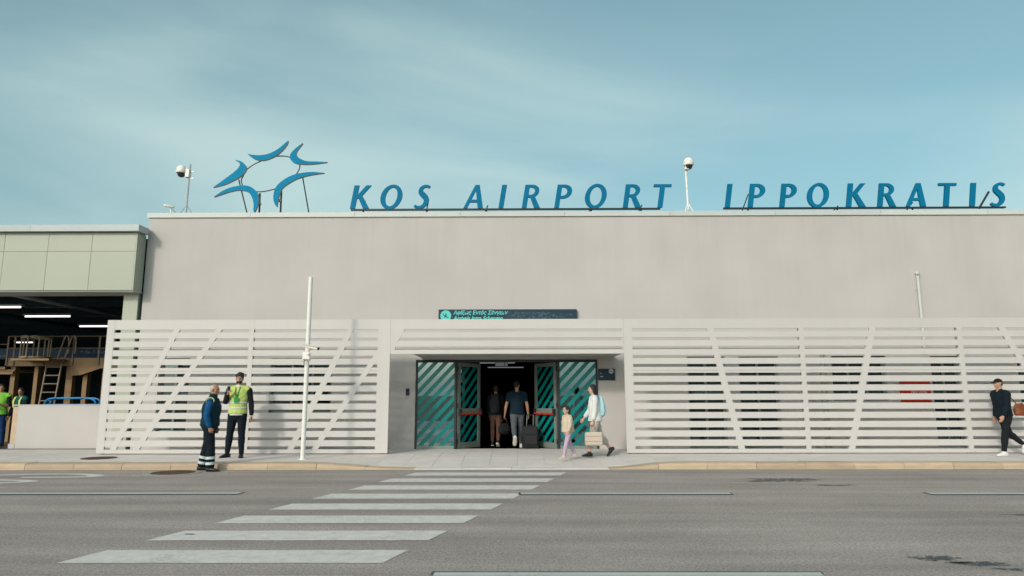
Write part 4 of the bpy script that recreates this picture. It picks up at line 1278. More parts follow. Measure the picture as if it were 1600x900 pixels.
TORSO = {'m': [(0.0, .080, .062), (.08, .094, .072), (.20, .094, .070), (.38, .086, .063), (.60, .098, .072), (.80, .106, .066), (.91, .090, .052), (1.0, .040, .040)],
         'f': [(0.0, .084, .064), (.08, .100, .074), (.20, .098, .070), (.38, .074, .056), (.60, .086, .070), (.80, .092, .060), (.91, .078, .048), (1.0, .035, .036)],
         'c': [(0.0, .085, .070), (.08, .095, .078), (.20, .095, .078), (.38, .090, .072), (.60, .096, .074), (.80, .100, .068), (.91, .082, .056), (1.0, .042, .042)]}

class Figure:
    """a posed human: +Y is forward, +X the figure's right, feet on z = 0; sizes in units of the height H"""
    def __init__(s, label, H, loc, rot, sex='m', lean=0.0, legs=((0, 0, 0.03, 8), (0, 0, 0.03, 8)), arms=None, head=(0, 0), skin=SKIN, group=None, girth=1.0, voxel=0.0085, sway=0.0):
        s.root = thing('person', label, 'person', loc, rot, group)
        s.girth = girth
        s.H, s.sex, s.skin, s.vox = H, sex, skin, voxel
        child = sex == 'c'
        s.head_k = 1.28 if child else 1.0
        thigh, shank = .245 * H, .240 * H
        hw = .052 * H
        s.legs = []
        lows = []
        for sx, (sw, bend, spread, toe) in zip((-1, 1), legs):
            a, b = R(sw), R(sw - bend)
            hip = Vector((sx * hw, 0, 0))
            knee = hip + Vector((sx * spread * H * .5, math.sin(a) * thigh, -math.cos(a) * thigh))
            ank = knee + Vector((sx * spread * H * .5, math.sin(b) * shank, -math.cos(b) * shank))
            s.legs.append([hip, knee, ank, sx, toe, bend, sw])
            lows.append(ank.z)
        pel = -min(lows) + .042 * H
        for L_ in s.legs:
            for i in range(3):
                L_[i] = L_[i] + Vector((0, 0, pel))
        s.pel = pel
        # spine from crotch to neck base
        base_ = Vector((0, 0, pel - .045 * H))
        length = (.855 - .485) * H if not child else .345 * H
        d = Vector((math.sin(R(sway)), math.sin(R(lean)), math.cos(R(lean)))).normalized()
        low = Vector((0, d.y * .3, 1)).normalized()
        s.spine = lambda u: base_ + low * (min(u, .2) * length) + d * (max(u - .2, 0) * length)
        s.d = d
        s.neck0 = s.spine(1.0)
        hk = s.head_k
        hd = (d + Vector((0, -d.y * .6, .2))).normalized()
        s.neck1 = s.neck0 + hd * (.045 * H)
        s.hc = s.neck0 + hd * ((.045 + .048 * hk) * H) + Vector((0, .012 * H, 0))
        s.hrot = Matrix.Rotation(R(head[0]), 3, 'Z') @ Matrix.Rotation(R(head[1]), 3, 'X')
        shw = {'m': .112, 'f': .098, 'c': .100}[sex] * H
        s.arms = []
        arms = arms or (((.14, 0, -1), (.05, .12, -1)), ((.14, 0, -1), (.05, .12, -1)))
        for sx, (ua, fa) in zip((-1, 1), arms):
            sh = s.spine(.90) + Vector((sx * shw, 0, 0))
            u = Vector((sx * ua[0], ua[1], ua[2])).normalized(); f = Vector((sx * fa[0], fa[1], fa[2])).normalized()
            el = sh + u * (.172 * H); wr = el + f * (.148 * H)
            s.arms.append([sh, el, wr, sx, f])
    # ---- lofts
    def torso(s, mb, inf=0.0, u0=0.0, u1=1.0, n=18, flare=0.0, dome=True):
        tb = TORSO[s.sex]
        us = [u0] + [t[0] for t in tb if u0 < t[0] < u1] + [u1]
        pts, rad = [], []
        for u in us:
            for (a, ax, ay), (b, bx, by) in zip(tb[:-1], tb[1:]):
                if a <= u <= b:
                    k = (u - a) / (b - a); rx, ry = lerp(ax, bx, k), lerp(ay, by, k)
            e = inf + flare * (1 - (u - u0) / (u1 - u0 + 1e-6))
            belly = 1 + (s.girth - 1) * (1.0 if .1 < u < .75 else .45)
            pts.append(s.spine(u)); rad.append((rx * s.H * belly + e, ry * s.H * belly + e))
        mb.loft(pts, rad, n=n, dome=dome)
    def limb(s, mb, J, prof, inf, t0, t1, n=12, dome=True):
        pts, rad = [], []
        N_ = 13
        for i in range(N_):
            t = lerp(t0, t1, i / (N_ - 1))
            # rounded bend at the middle joint
            if abs(t - 1) < .12:
                k = (t - .88) / .24
                a = J[0].lerp(J[1], .88); c = J[1].lerp(J[2], .12)
                p = a.lerp(J[1], k).lerp(J[1].lerp(c, k), k)
            else:
                p = J[0].lerp(J[1], t) if t <= 1 else J[1].lerp(J[2], t - 1)
            for (a_, r0), (b_, r1) in zip(prof[:-1], prof[1:]):
                if a_ <= t <= b_ + 1e-6:
                    rr = lerp(r0, r1, (t - a_) / (b_ - a_))
            pts.append(p); rad.append((rr * s.H + inf,) * 2)
        mb.loft(pts, rad, n=n, dome=dome)
    ARM = [(0, .033), (.15, .034), (.5, .029), (.92, .0235), (1.08, .0245), (1.3, .025), (1.7, .019), (2.0, .0155)]
    LEG = [(0, .052), (.2, .052), (.6, .043), (.92, .034), (1.08, .033), (1.3, .034), (1.65, .025), (2.0, .020)]
    def arm(s, mb, i, inf=0.0, t0=0.0, t1=2.0):
        k = .88 if s.sex == 'f' else (1.05 if s.sex == 'c' else 1.0)
        s.limb(mb, s.arms[i][:3], [(a, r * k) for a, r in s.ARM], inf, t0, t1)
    def yoke(s, mb, inf=0.0):
        """the slope from the neck to each shoulder"""
        H = s.H
        for sh, el, wr, sx, f in s.arms:
            a = s.spine(1.0) + Vector((sx * .012 * H, 0, -.012 * H))
            b = sh + Vector((-sx * .006 * H, 0, -.004 * H))
            mb.loft([a, a.lerp(b, .5) + Vector((0, 0, -.003 * H)), b], [(.030 * H + inf * .7,) * 2, (.032 * H + inf * .85,) * 2, (.033 * H + inf,) * 2], n=12, ref=(0, 1, 0))
    def leg(s, mb, i, inf=0.0, t0=0.0, t1=2.0, boot=0.0, dome=True):
        k = 1.0
        prof = [(a, r * k + boot * max(0, a - 1.0) * .012) for a, r in s.LEG]
        s.limb(mb, s.legs[i][:3], prof, inf, t0, t1, dome=dome)
    def hand(s, mb, i, curl=0.35):
        sh, el, wr, sx, f = s.arms[i]
        H = s.H
        side = Vector((1, 0, 0)) - f * f.x
        if side.length < .3: side = Vector((0, 1, 0)) - f * f.y
        side.normalize()
        # palm is flattened across the body: width runs fore-aft, thumb to the front
        w = (Vector((0, 1, 0)) - f * f.y)
        if w.length < .35: w = Vector((0, 0, 1)) - f * f.z
        w.normalize(); nrm = f.cross(w).normalized()
        if nrm.x * sx > 0: nrm = -nrm          # fingers curl towards the body
        c = wr + f * (.03 * H)
        mb.loft([wr - f * .004 * H, wr + f * .022 * H, wr + f * .05 * H], [(.016 * H, .011 * H), (.023 * H, .0115 * H), (.0225 * H, .010 * H)], n=10, ref=w)
        for k, ln in enumerate((.040, .046, .043, .034)):
            o = wr + f * (.052 * H) + w * ((.0165 - .011 * k) * H)
            p, dirv = o, f.copy()
            pts = [p]
            for j in range(3):
                dirv = (dirv * math.cos(curl) + nrm * math.sin(curl)).normalized()
                p = p + dirv * (ln * H / 3); pts.append(p)
            r = .0053 * H
            mb.loft(pts, [(r, r), (r, r), (r * .95, r * .95), (r * .8, r * .8)], n=7)
        t0_ = wr + f * (.016 * H) + w * (.017 * H)
        td = (f * .75 + w * .65 + nrm * .25).normalized()
        mb.loft([t0_, t0_ + td * .02 * H, t0_ + (td * .6 + f * .5).normalized() * .042 * H], [(.0075 * H,) * 2, (.0065 * H,) * 2, (.005 * H,) * 2], n=7)
    def hp(s, x, y, z):
        k = s.H * s.head_k
        return s.hc + s.hrot @ Vector((x * k, y * k, z * k))
    def build_body(s, curls=(0.35, 0.35), foot=True):
        mb = MB(); H = s.H; k = H * s.head_k
        s.torso(mb)
        s.yoke(mb)
        for i in (0, 1):
            s.arm(mb, i); s.leg(mb, i); s.hand(mb, i, curls[i])
            s.foot(mb, i, 0.0)
        mb.loft([s.neck0 - s.d * .02 * H, s.neck1, s.hp(0, -.012, -.02)], [(.036 * H, .036 * H), (.031 * H * (.9 if s.sex == 'f' else 1), .033 * H), (.032 * H, .034 * H)], n=12)
        rot = s.hrot
        mb.ball(s.hp(0, -.006, .012), (.0405 * k, .052 * k, .052 * k), 18, rot)
        mb.ball(s.hp(0, .010, -.022), (.033 * k, .040 * k, .045 * k), 16, rot)          # jaw
        mb.ball(s.hp(0, .033, -.052), (.015 * k, .014 * k, .012 * k), 10, rot)          # chin
        mb.loft([s.hp(0, .045, .010), s.hp(0, .056, -.008), s.hp(0, .060, -.016)], [(.005 * k, .005 * k), (.0075 * k, .007 * k), (.009 * k, .006 * k)], n=8)   # nose
        mb.loft([s.hp(-.026, .040, .016), s.hp(0, .047, .018), s.hp(.026, .040, .016)], [(.006 * k,) * 2, (.007 * k,) * 2, (.006 * k,) * 2], n=7, ref=(0, 0, 1))  # brow
        for sx in (-1, 1):
            mb.ball(s.hp(sx * .042, -.006, -.006), (.006 * k, .012 * k, .017 * k), 9, rot)   # ears
            mb.ball(s.hp(sx * .024, .030, -.014), (.012 * k, .012 * k, .012 * k), 9, rot)    # cheeks
        s.body = fuse(mb, 'body', s.skin, s.root, s.vox, 2)
        e = MB()
        for sx in (-1, 1):
            e.ball(s.hp(sx * .0165, .0455, .006), (.0062 * k, .004 * k, .0042 * k), 8, rot)
        e.build('eye', EYE, s.root, smooth=True)
        l = MB(); l.loft([s.hp(-.013, .0475, -.034), s.hp(0, .0515, -.034), s.hp(.013, .0475, -.034)], [(.003 * k,) * 2, (.0045 * k,) * 2, (.003 * k,) * 2], n=6, ref=(0, 0, 1))
        l.build('mouth', LIP, s.root, smooth=True)
        return s
    def foot_frame(s, i):
        hip, knee, ank, sx, toe, bend, sw = s.legs[i]
        shank = (knee - ank).normalized()
        flat = abs(ank.z - .042 * s.H) < .02 * s.H
        pitch = 0.0 if flat else -R(min(62, 22 + (ank.z / s.H - .042) * 520))
        yaw = -sx * R(toe)
        f = Matrix.Rotation(yaw, 3, 'Z') @ Vector((0, math.cos(pitch), math.sin(pitch)))
        u = Matrix.Rotation(yaw, 3, 'Z') @ Vector((0, -math.sin(pitch), math.cos(pitch)))
        return ank, f, u
    def foot(s, mb, i, inf, sole=False):
        H = s.H; ank, f, u = s.foot_frame(i)
        w = f.cross(u)
        dn = -.042 * H
        P = lambda y, z: ank + f * (y * H) + u * (dn + z * H)
        if sole:
            mb.loft([P(-.042, .006), P(-.01, .005), P(.045, .005), P(.085, .006), P(.108, .009)], [(.019 * H + inf, .006 * H), (.021 * H + inf, .006 * H), (.025 * H + inf, .006 * H), (.022 * H + inf, .006 * H), (.010 * H + inf, .005 * H)], n=12, ref=w)
            return
        mb.loft([P(-.038, .024), P(-.012, .028), P(.03, .024), P(.07, .016), P(.100, .013)], [(.017 * H + inf, .020 * H + inf * .6), (.020 * H + inf, .026 * H + inf * .6), (.0225 * H + inf, .020 * H + inf * .6), (.0225 * H + inf, .0125 * H + inf * .6), (.013 * H + inf, .009 * H + inf * .6)], n=12, ref=w)
        mb.loft([ank + u * (.02 * H), P(-.008, .030)], [(.020 * H + inf, .021 * H + inf), (.020 * H + inf, .022 * H + inf)], n=10)
    # ---- clothes
    def shoes(s, m, sole_m, collar=0.0):
        for i in (0, 1):
            mb = MB(); s.foot(mb, i, .010)
            o = fuse(mb, 'shoe', m, s.root, .007, 2)
            so = MB(); s.foot(so, i, .012, True)
            so.build('sole', sole_m, o, smooth=True)
    def trousers(s, m, t1=1.95, inf=.012, fold=.007, name='trousers', loose=0.0):
        mb = MB(); s.torso(mb, inf, 0.0, .22)
        for i in (0, 1):
            s.leg(mb, i, inf, 0.0, t1, boot=loose)
        return fuse(mb, name, m, s.root, .010, 3, fold, 8, s.H * 7)
    def top(s, m, sleeve=1.9, inf=.012, u0=.10, u1=.95, fold=.006, name='shirt', flare=0.0, sinf=None):
        mb = MB(); s.torso(mb, inf, u0, u1, flare=flare, dome=False); s.yoke(mb, inf)
        for i in (0, 1):
            if sleeve:
                s.arm(mb, i, inf if sinf is None else sinf, 0.0, sleeve)
        return fuse(mb, name, m, s.root, .010, 3, fold, 9, s.H * 3)
    def vest(s, m, inf=.026, u0=.08, u1=.965, name='vest', fold=.006, flare=0.0, cap=0.10):
        mb = MB(); s.torso(mb, inf, u0, u1, flare=flare, dome=False); s.yoke(mb, inf)
        for i in (0, 1):
            s.limb(mb, s.arms[i][:3], s.ARM, inf * .62, 0.0, cap)
        return fuse(mb, name, m, s.root, .010, 3, fold, 9, s.H * 5)
    def band(s, parent, u, h, inf, m=C_refl):
        mb = MB(); s.torso(mb, inf, u - h, u + h, n=28, dome=False)
        # an open belt: drop the domed ends by keeping the loft short
        return fuse(mb, 'reflective_band', m, parent, .008, 1)
    def leg_band(s, parent, i, t, h, inf, m=C_refl, boot=0.0):
        mb = MB(); s.leg(mb, i, inf, t - h, t + h, boot=boot, dome=False)
        return mb.build('reflective_band', m, parent, smooth=True)
    def hair(s, m, style='short', name='hair'):
        mb = MB(); k = s.H * s.head_k; rot = s.hrot
        if style == 'stubble':
            mb.ball(s.hp(0, -.012, .010), (.0425 * k, .0495 * k, .050 * k), 18, rot)
        else:
            mb.ball(s.hp(0, -.012, .020), (.047 * k, .053 * k, .053 * k), 18, rot)
            mb.ball(s.hp(0, -.030, -.006), (.040 * k, .034 * k, .040 * k), 14, rot)
        if style == 'quiff':
            mb.ball(s.hp(0, -.004, .040), (.049 * k, .053 * k, .040 * k), 16, rot)
            for j in range(34):
                a, b = j * 2.4, .25 + 1.2 * ((j * .618) % 1)
                mb.ball(s.hp(.049 * math.cos(a) * math.cos(b), -.004 + .052 * math.sin(a) * math.cos(b), .034 + .042 * math.sin(b)), .0125 * k, 7)
        if style == 'long':
            mb.loft([s.hp(0, -.03, .03), s.hp(0, -.048, -.03), s.hp(0, -.052, -.09), s.hp(0, -.055, -.15)], [(.042 * k, .026 * k), (.046 * k, .026 * k), (.042 * k, .022 * k), (.026 * k, .014 * k)], n=12)
            for sx in (-1, 1):
                mb.loft([s.hp(sx * .036, -.006, .03), s.hp(sx * .043, -.012, -.02), s.hp(sx * .042, -.022, -.08)], [(.012 * k, .022 * k), (.010 * k, .024 * k), (.010 * k, .018 * k)], n=9)
        if style == 'bob':
            mb.loft([s.hp(0, -.022, .03), s.hp(0, -.034, -.02), s.hp(0, -.036, -.062)], [(.048 * k, .034 * k), (.053 * k, .034 * k), (.050 * k, .028 * k)], n=14)
        if style == 'tail':
            mb.loft([s.hp(0, -.055, .02), s.hp(0, -.078, -.01), s.hp(0, -.080, -.06), s.hp(0, -.07, -.10)], [(.016 * k,) * 2, (.020 * k,) * 2, (.018 * k,) * 2, (.008 * k,) * 2], n=9)
        return fuse(mb, name, m, s.root, .0075, 2, .004 if style != 'stubble' else 0.0, 40, 2.0)
    def beard(s, m):
        mb = MB(); k = s.H * s.head_k
        mb.ball(s.hp(0, .016, -.040), (.035 * k, .036 * k, .026 * k), 14, s.hrot)
        return fuse(mb, 'beard', m, s.root, .007, 2, .002, 40)
    def world(s, p):
        return Matrix.Translation(s.root.location) @ Matrix.Rotation(s.root.rotation_euler.z, 4, 'Z') @ Vector(p)

FACE_R, FACE_L, FACE_CAM, FACE_AWAY = R(-90), R(90), R(180), 0.0

# older man at the kerb, in profile
p = Figure('older white-haired man in navy padded vest standing at the kerb looking right', 1.735, (-6.30, 14.06, 0.0), FACE_R + R(12), 'm', lean=3, girth=1.2,
           legs=((-7, 4, .02, 6), (9, 6, .02, 14)), arms=(((.20, -.05, -1), (-.12, .26, -1)), ((.24, -.16, -1), (-.16, .28, -1))), head=(-14, -4), skin=SKIN2).build_body((.5, .5))
p.trousers(C_dknavy, 1.93, .026, .009, loose=1.2)
p.top(C_royal, 1.93, .020, .12, .95, .006, 'jumper')
v = p.vest(C_navy, .034, .10, .985, 'padded_vest', .003)
for u in (.16, .23, .30, .37, .44, .51, .58, .65, .72, .79):
    mb = MB(); p.torso(mb, .040, u - .028, u + .028, n=24); fuse(mb, 'quilted_row', C_navy, v, .010, 2)
mb = MB(); sh, el = p.arms[1][0], p.arms[1][1]
pts = [sh + Vector((.035 - .0 * a, .075 * math.sin(a), .055 * math.cos(a))) for a in [lerp(-1.9, 1.9, i / 10) for i in range(11)]]
pts = [sh + Vector((.030, .072 * math.sin(a) , .062 * math.cos(a))) for a in [lerp(-2.0, 2.0, i / 12) for i in range(13)]]
mb.tube(pts, .012, 7); mb.build('piping', C_hiviz, v, smooth=True)
for i in (0, 1):
    for t in (1.53, 1.79):
        p.leg_band(p.root, i, t, .062, .036, boot=1.2)
mb = MB(); mb.loft([p.spine(.95), p.spine(1.05) + Vector((0, .006, 0)), p.spine(1.12) + Vector((0, .012, 0))], [(.105, .10), (.078, .080), (.070, .074)], n=16, dome=False); fuse(mb, 'collar', C_navy, v, .008, 2)
p.hair(H_grey, 'stubble'); p.shoes(S_black, S_black)

# man in the yellow vest, phone at his chin
p = Figure('bearded man in yellow reflective vest and dark trousers holding phone to chin', 1.86, (-6.36, 15.58, PZ), FACE_CAM + R(6), 'm', lean=-1,
           legs=((2, 2, .02, 12), (-2, 3, .055, 30)), arms=(((.24, -.02, -1), (.10, .12, -1)), ((.22, .20, -1), (-.38, .62, .78))), head=(6, 4), skin=SKIN).build_body((.4, .9))
p.trousers(C_dknavy, 1.95, .016, .007)
p.top(C_black, 1.92, .014, .10, .96, .006, 'jumper', sinf=.016)
v = p.vest(C_hiviz, .026, .11, .985, 'reflective_vest', .008, .012, cap=.07)
for u in (.30, .47):
    p.band(v, u, .026, .043)
mb = MB(); p.torso(mb, .020, .06, .14, dome=False); fuse(mb, 'shirt_tail', C_white, p.root, .010, 2)
q0, q1 = p.hp(.0, .015, -.075), p.spine(.62) + Vector((0, .118, 0))
mb = MB(); mb.tube([p.spine(.98) + Vector((.05, .10, .01)), p.spine(.8) + Vector((.03, .165, 0)), p.spine(.6) + Vector((0, .182, 0))], .010, 6); mb.tube([p.spine(.98) + Vector((-.05, .10, .01)), p.spine(.8) + Vector((-.03, .165, 0)), p.spine(.6) + Vector((0, .182, 0))], .010, 6)
c = p.spine(.56) + Vector((0, .186, 0)); mb.box(c.x - .045, c.x + .045, c.y - .004, c.y + .004, c.z - .06, c.z + .06)
mb.build('lanyard', cloth('green_lanyard', (0.02, 0.28, 0.07)), p.root)
mb = MB(); mb.loft([p.spine(.93) + Vector((0, .03, 0)), p.spine(1.02) + Vector((0, .018, 0))], [(.075, .07), (.062, .062)], n=14); mb.build('shirt_collar', C_white, p.root, smooth=True)
p.hair(H_black, 'quiff'); p.beard(H_black); p.shoes(S_black, S_black)
wrist = p.arms[1][2]; f = p.arms[1][4]
hw = p.world(wrist + f * .085 + Vector((0, .012, .03)))
t = thing('mobile_phone', 'pale phone held up to the chin of the yellow-vested man', 'phone', hw, FACE_CAM + R(25))
m = MB(); m.box(-.036, .036, -.006, .006, -.05, .09); m.build('phone_body', mat('pale_phone_case', (.55, .56, .56), .3), t, bevel=.004)
m = MB(); m.box(-.032, .032, .0062, .008, -.046, .086); m.build('phone_screen', M_lens, t)

# woman with backpack, already inside the doorway
p = Figure('woman with dark backpack and brown trousers walking in through the doors', 1.66, (-0.60, 19.2, 0.118), FACE_AWAY + R(-6), 'f', lean=3,
           legs=((12, 8, .01, 4), (-14, 12, .01, 4)), arms=(((.16, .1, -1), (.0, .4, -.9)), ((.16, .1, -1), (.0, .4, -.9))), head=(4, -3), skin=SKIN2).build_body()
p.trousers(C_brown, 1.85, .012, .006); p.top(C_black, 1.9, .018, .08, .96, .004, flare=.014); p.hair(H_brown, 'short'); p.shoes(S_black, S_white)
def backpack(fig, m_, label, w, d_, h, u, back):
    c = fig.world(fig.spine(u) + Vector((0, -back, 0)))
    t = thing('backpack', label, 'backpack', c, fig.root.rotation_euler.z)
    mb = MB(); mb.loft([(0, -d_ * .5, -h * .5), (0, -d_ * .55, -h * .3), (0, -d_ * .5, .1 * h), (0, -d_ * .35, h * .42), (0, -d_ * .25, h * .5)], [(w * .42, d_ * .42), (w * .5, d_ * .55), (w * .48, d_ * .5), (w * .38, d_ * .36), (w * .25, d_ * .22)], n=16)
    fuse(mb, 'pack', m_, t, .010, 2, .004, 9)
    mb = MB(); mb.loft([(0, -d_ * 1.0, -h * .36), (0, -d_ * 1.02, -h * .06)], [(w * .34, d_ * .2), (w * .32, d_ * .18)], n=12); fuse(mb, 'front_pocket', m_, t, .010, 2)
    mb = MB()
    for sx in (-1, 1):
        x = sx * .062 * fig.H
        mb.loft(smooth_loop([(x, -.02, h * .42), (x, .05, h * .56), (x, .13, h * .54), (x, back + .085, h * .25), (x, back + .06, -h * .1), (x * 1.2, .03, -h * .36)], 3, closed=False), [(.022, .008)] * 16, n=8)
    mb.build('shoulder_strap', m_, t, smooth=True)
    mb = MB(); mb.tube([(-.03, -.04, h * .5), (0, -.04, h * .58), (.03, -.04, h * .5)], .008, 6); mb.build('grab_loop', m_, t)
    return t
backpack(p, cloth('dark_grey_nylon', (0.022, 0.026, 0.032)), 'dark backpack on the back of the woman inside the doorway', .30, .16, .46, .62, .11)

# man pulling a suitcase through the doors
p = Figure('man in navy T-shirt and grey trousers walking away through the doors', 1.76, (0.0, 18.42, 0.122), FACE_AWAY + R(4), 'm', lean=9,
           legs=((-22, 34, .005, 4), (10, 8, .012, 6)), arms=(((.30, -.06, -1), (.16, .10, -1)), ((.26, -.16, -1), (.12, .02, -1))), head=(-24, -14), skin=SKIN2).build_body((.8, .8))
p.trousers(C_grey, 1.93, .014, .008); p.top(C_tee, .62, .022, .05, .97, .006, 't_shirt', flare=.016); p.hair(H_black, 'short'); p.shoes(S_white, S_sole)
hl = p.world(p.arms[0][2] + p.arms[0][4] * .12); hr_ = p.world(p.arms[1][2] + p.arms[1][4] * .12)
t = thing('handbag', 'soft black travel bag hanging from the left hand of the man in grey trousers', 'bag', (hl.x, hl.y, hl.z - .37), R(20))
C_bag = cloth('black_leather', (0.012, 0.013, 0.016))
mb = MB(); mb.loft([(0, 0, .0), (0, 0, .06), (0, 0, .16), (0, 0, .24)], [(.15, .06), (.18, .085), (.165, .07), (.12, .03)], n=16); fuse(mb, 'bag_body', C_bag, t, .010, 2, .006, 12)
mb = MB()
for dy in (-.02, .02):
    mb.tube(smooth_loop([(-.09, dy, .22), (-.07, dy, .31), (0, dy * .4, .365), (.07, dy, .31), (.09, dy, .22)], 4, closed=False), .009, 6)
mb.build('bag_handle', C_bag, t, smooth=True)
mb = MB(); mb.box(-.1, .1, -.092, -.08, .04, .12); mb.build('bag_pocket', C_bag, t, bevel=.008)
t = thing('suitcase', 'dark grey upright suitcase pulled along behind the man at the doors', 'suitcase', (0.345, 18.28, 0.122), R(6))
C_case = mat('dark_grey_case_fabric', (0.016, 0.017, 0.020), .75, .12, 12, .3, 120)
m = MB(); m.box(-.205, .205, -.12, .12, .045, .575); m.build('case_body', C_case, t, bevel=.03)
m = MB(); m.box(-.165, .165, -.15, -.121, .10, .34); m.build('front_pocket', C_case, t, bevel=.012)
m = MB(); m.box(-.16, .16, -.139, -.121, .37, .52); m.build('upper_pocket', C_case, t, bevel=.008)
m = MB()
for x in (-.09, .09):
    m.tube([(x, .10, .56), (x * .95 + .01, .06, .86)], .009, 6)
m.build('pull_tube', M_steel, t)
m = MB(); m.tube([(-.10, .06, .865), (.10, .06, .865)], .014, 8); m.build('pull_grip', M_black, t)
m = MB(); m.tube(smooth_loop([(-.07, 0, .57), (-.05, 0, .60), (.05, 0, .60), (.07, 0, .57)], 3, closed=False), .012, 6); m.build('top_handle', M_black, t)
for x in (-.17, .17):
    for y in (-.09, .09):
        m = MB(); m.tube([(x - .014, y, .027), (x + .014, y, .027)], .027, 12); m.build('wheel', M_black, t)
m = MB(); m.box(-.21, .21, -.125, .125, .03, .06); m.build('base_bumper', M_black, t, bevel=.008)

# child and woman walking left past the door
p = Figure('small child in beige jacket and lilac leggings beside the woman', 1.15, (1.13, 15.33, PZ), FACE_L + R(28), 'c', lean=4,
           legs=((20, 6, .01, 4), (-16, 14, .01, 4)), arms=(((.55, .35, -1), (.4, .5, -.7)), ((.5, -.55, -.9), (.4, -.5, -.3))), head=(6, -6), skin=SKINP, voxel=.0075).build_body()
p.trousers(C_lilac, 1.92, .010, .004, 'leggings'); p.top(C_beige, 1.9,   .030, .10, .97, .005, 'jacket', flare=.022, sinf=.022)
p.hair(H_brown, 'bob'); p.shoes(S_pink, S_white)
p = Figure('dark-haired woman in white top with light blue backpack walking left', 1.62, (1.80, 15.86, PZ), FACE_L + R(6), 'f', lean=4,
           legs=((15, 4, .008, 4), (-20, 16, .008, 4)), arms=(((.10, .06, -1), (.06, .22, -1)), ((.16, .20, -1), (.04, .62, -.85))), head=(6, -4), skin=SKINP).build_body((.8, .6))
p.trousers(C_pale, 1.52, .020, .006, loose=1.5); p.top(C_white, 1.75, .022, .04, .96, .005, 'blouse', flare=.026); p.hair(H_black, 'long'); p.shoes(S_black, S_black)
backpack(p, cloth('light_blue_nylon', (0.36, 0.56, 0.62)), 'light blue backpack on the woman in the white top', .32, .15, .42, .62, .10)
hl = p.world(p.arms[0][2] + p.arms[0][4] * .11)
t = thing('carry_case', 'cream soft carry case with seam lines in the woman\'s lowered hand', 'bag', (hl.x + .03, hl.y - .03, hl.z - .43), FACE_L + R(6) + R(90))
C_cream = cloth('cream_canvas', (0.56, 0.47, 0.40), .05)
m = MB(); m.box(-.20, .20, -.07, .07, 0, .30); m.build('case_body', C_cream, t, bevel=.03)
C_seam = cloth('tan_piping', (0.36, 0.26, 0.20))
m = MB()
for z in (.09, .205):
    m.box(-.203, .203, -.073, .073, z, z + .012)
m.build('seam_band', C_seam, t)
m = MB(); m.tube(smooth_loop([(-.08, 0, .295), (-.06, 0, .38), (0, 0, .42), (.06, 0, .38), (.08, 0, .295)], 4, closed=False), .010, 6); m.build('case_handle', C_seam, t, smooth=True)

# walker at the right edge
p = Figure('walker in dark clothes and cap with white shoes at the right edge', 1.74, (11.16, 15.83, PZ), FACE_L + R(4), 'm', lean=4,
           legs=((14, 4, .004, 4), (-20, 32, .004, 4)), arms=(((.14, .22, -1), (.10, .55, -.9)), ((.12, -.2, -1), (.02, .2, -1))), head=(0, -6), skin=SKIN).build_body()
p.trousers(C_black, 1.92, .014, .008); p.top(C_dknavy, 1.88, .024, .10, .97, .007, 'jacket', flare=.012); p.shoes(S_white, S_white)
k = p.H
mb = MB(); mb.ball(p.hp(0, -.008, .016), (.047 * k, .056 * k, .050 * k), 18, p.hrot, zmin=.0); mb.loft([p.hp(0, .03, .022), p.hp(0, .085, .016)], [(.040 * k, .006 * k), (.030 * k, .005 * k)], n=12); fuse(mb, 'cap', C_black, p.root, .007, 2)
mb = MB(); mb.ball(p.hp(0, -.026, -.006), (.041 * k, .034 * k, .038 * k), 14, p.hrot); fuse(mb, 'hair', H_black, p.root, .0075, 2, .003, 40)
c = p.world((-.10, -.27, .60 * k))
t = thing('shoulder_bag', 'rust-orange round bag slung behind the walker in dark clothes', 'bag', c, p.root.rotation_euler.z)
C_rust = mat('orange_leather', (0.17, 0.043, 0.012), .6, .4, 9)
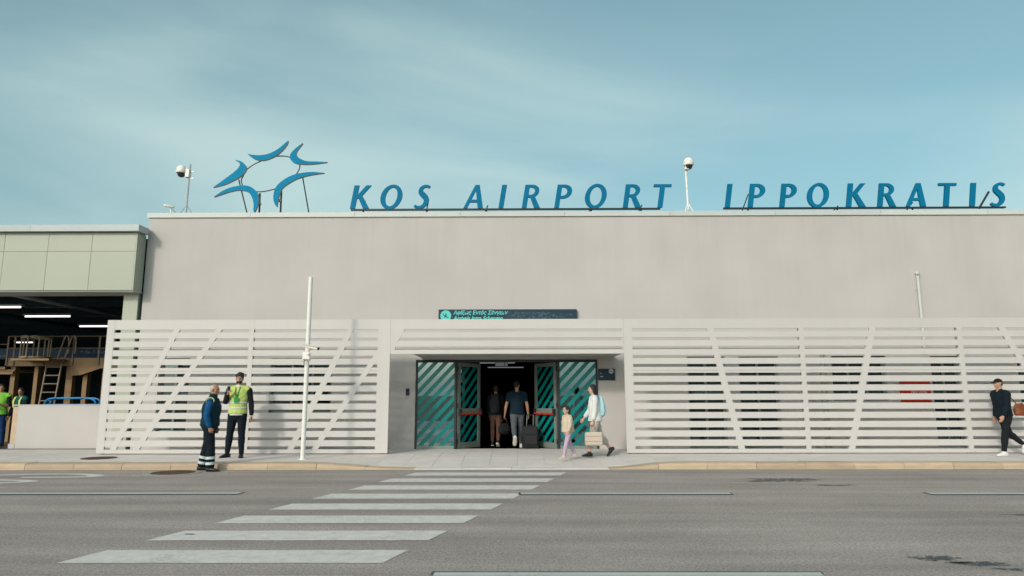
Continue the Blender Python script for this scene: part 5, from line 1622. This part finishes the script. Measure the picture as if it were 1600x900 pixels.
mb = MB(); mb.loft([(0, -.05, -.15), (0, -.05, -.11), (0, -.045, 0), (0, -.035, .09), (0, -.03, .13)], [(.06, .12), (.08, .155), (.07, .145), (.04, .12), (.018, .10)], n=18, dome=False); fuse(mb, 'bag_body', C_rust, t, .010, 3, .006, 11)
mb = MB(); mb.box(.078, .09, -.14, .04, -.09, .03); mb.build('bag_pocket', C_rust, t, bevel=.004)
mb = MB(); mb.tube(smooth_loop([(0, .02, .11), (.03, .10, .24), (.08, .20, .40), (.13, .27, .455), (.17, .33, .38), (.21, .33, .2), (.20, .22, .06), (.10, .06, .04), (.02, -.05, .10)], 4, closed=False), .012, 6); mb.build('bag_strap', C_rust, t, smooth=True)

# two workers inside the hall
p = Figure('worker in bright green vest with folded arms at the low wall end', 1.70, (-14.56, 19.2, 0.134), FACE_CAM + R(18), 'm', lean=2,
           arms=(((.18, .25, -1), (-.7, .6, .15)), ((.18, .25, -1), (-.7, .6, -.05))), head=(16, -12), skin=SKIN2, voxel=.011).build_body()
p.trousers(C_blue, 1.94, .018); p.top(C_dknavy, 1.0, .016, .1, .96); p.vest(C_hivgreen, .034, .08, .985, 'reflective_vest'); p.hair(H_black, 'short'); p.shoes(S_black, S_black)
p = Figure('worker in dark green overalls with yellow shoulder straps behind the low wall', 1.60, (-14.02, 19.3, 0.134), FACE_CAM - R(14), 'm', lean=6,
           arms=(((.22, .1, -1), (.05, .4, -1)), ((.22, .1, -1), (.05, .4, -1))), head=(24, -14), skin=SKIN2, voxel=.011).build_body()
p.trousers(C_dknavy, 1.94, .018); p.top(C_dknavy, 1.9, .016, .1, .96)
v = p.vest(C_green, .030, .08, .97, 'overall_vest'); p.hair(H_black, 'short'); p.shoes(S_black, S_black)
mb = MB()
for sx in (-1, 1):
    x = sx * .105
    mb.loft([p.spine(.5) + Vector((x, .150, 0)), p.spine(.8) + Vector((x, .145, 0)), p.spine(.95) + Vector((x, .08, .02)), p.spine(.97) + Vector((x, -.02, .02))], [(.032, .010)] * 4, n=8)
mb.build('shoulder_strap', C_hiviz, v, smooth=True)

bpy.data.scenes.remove(workshop)
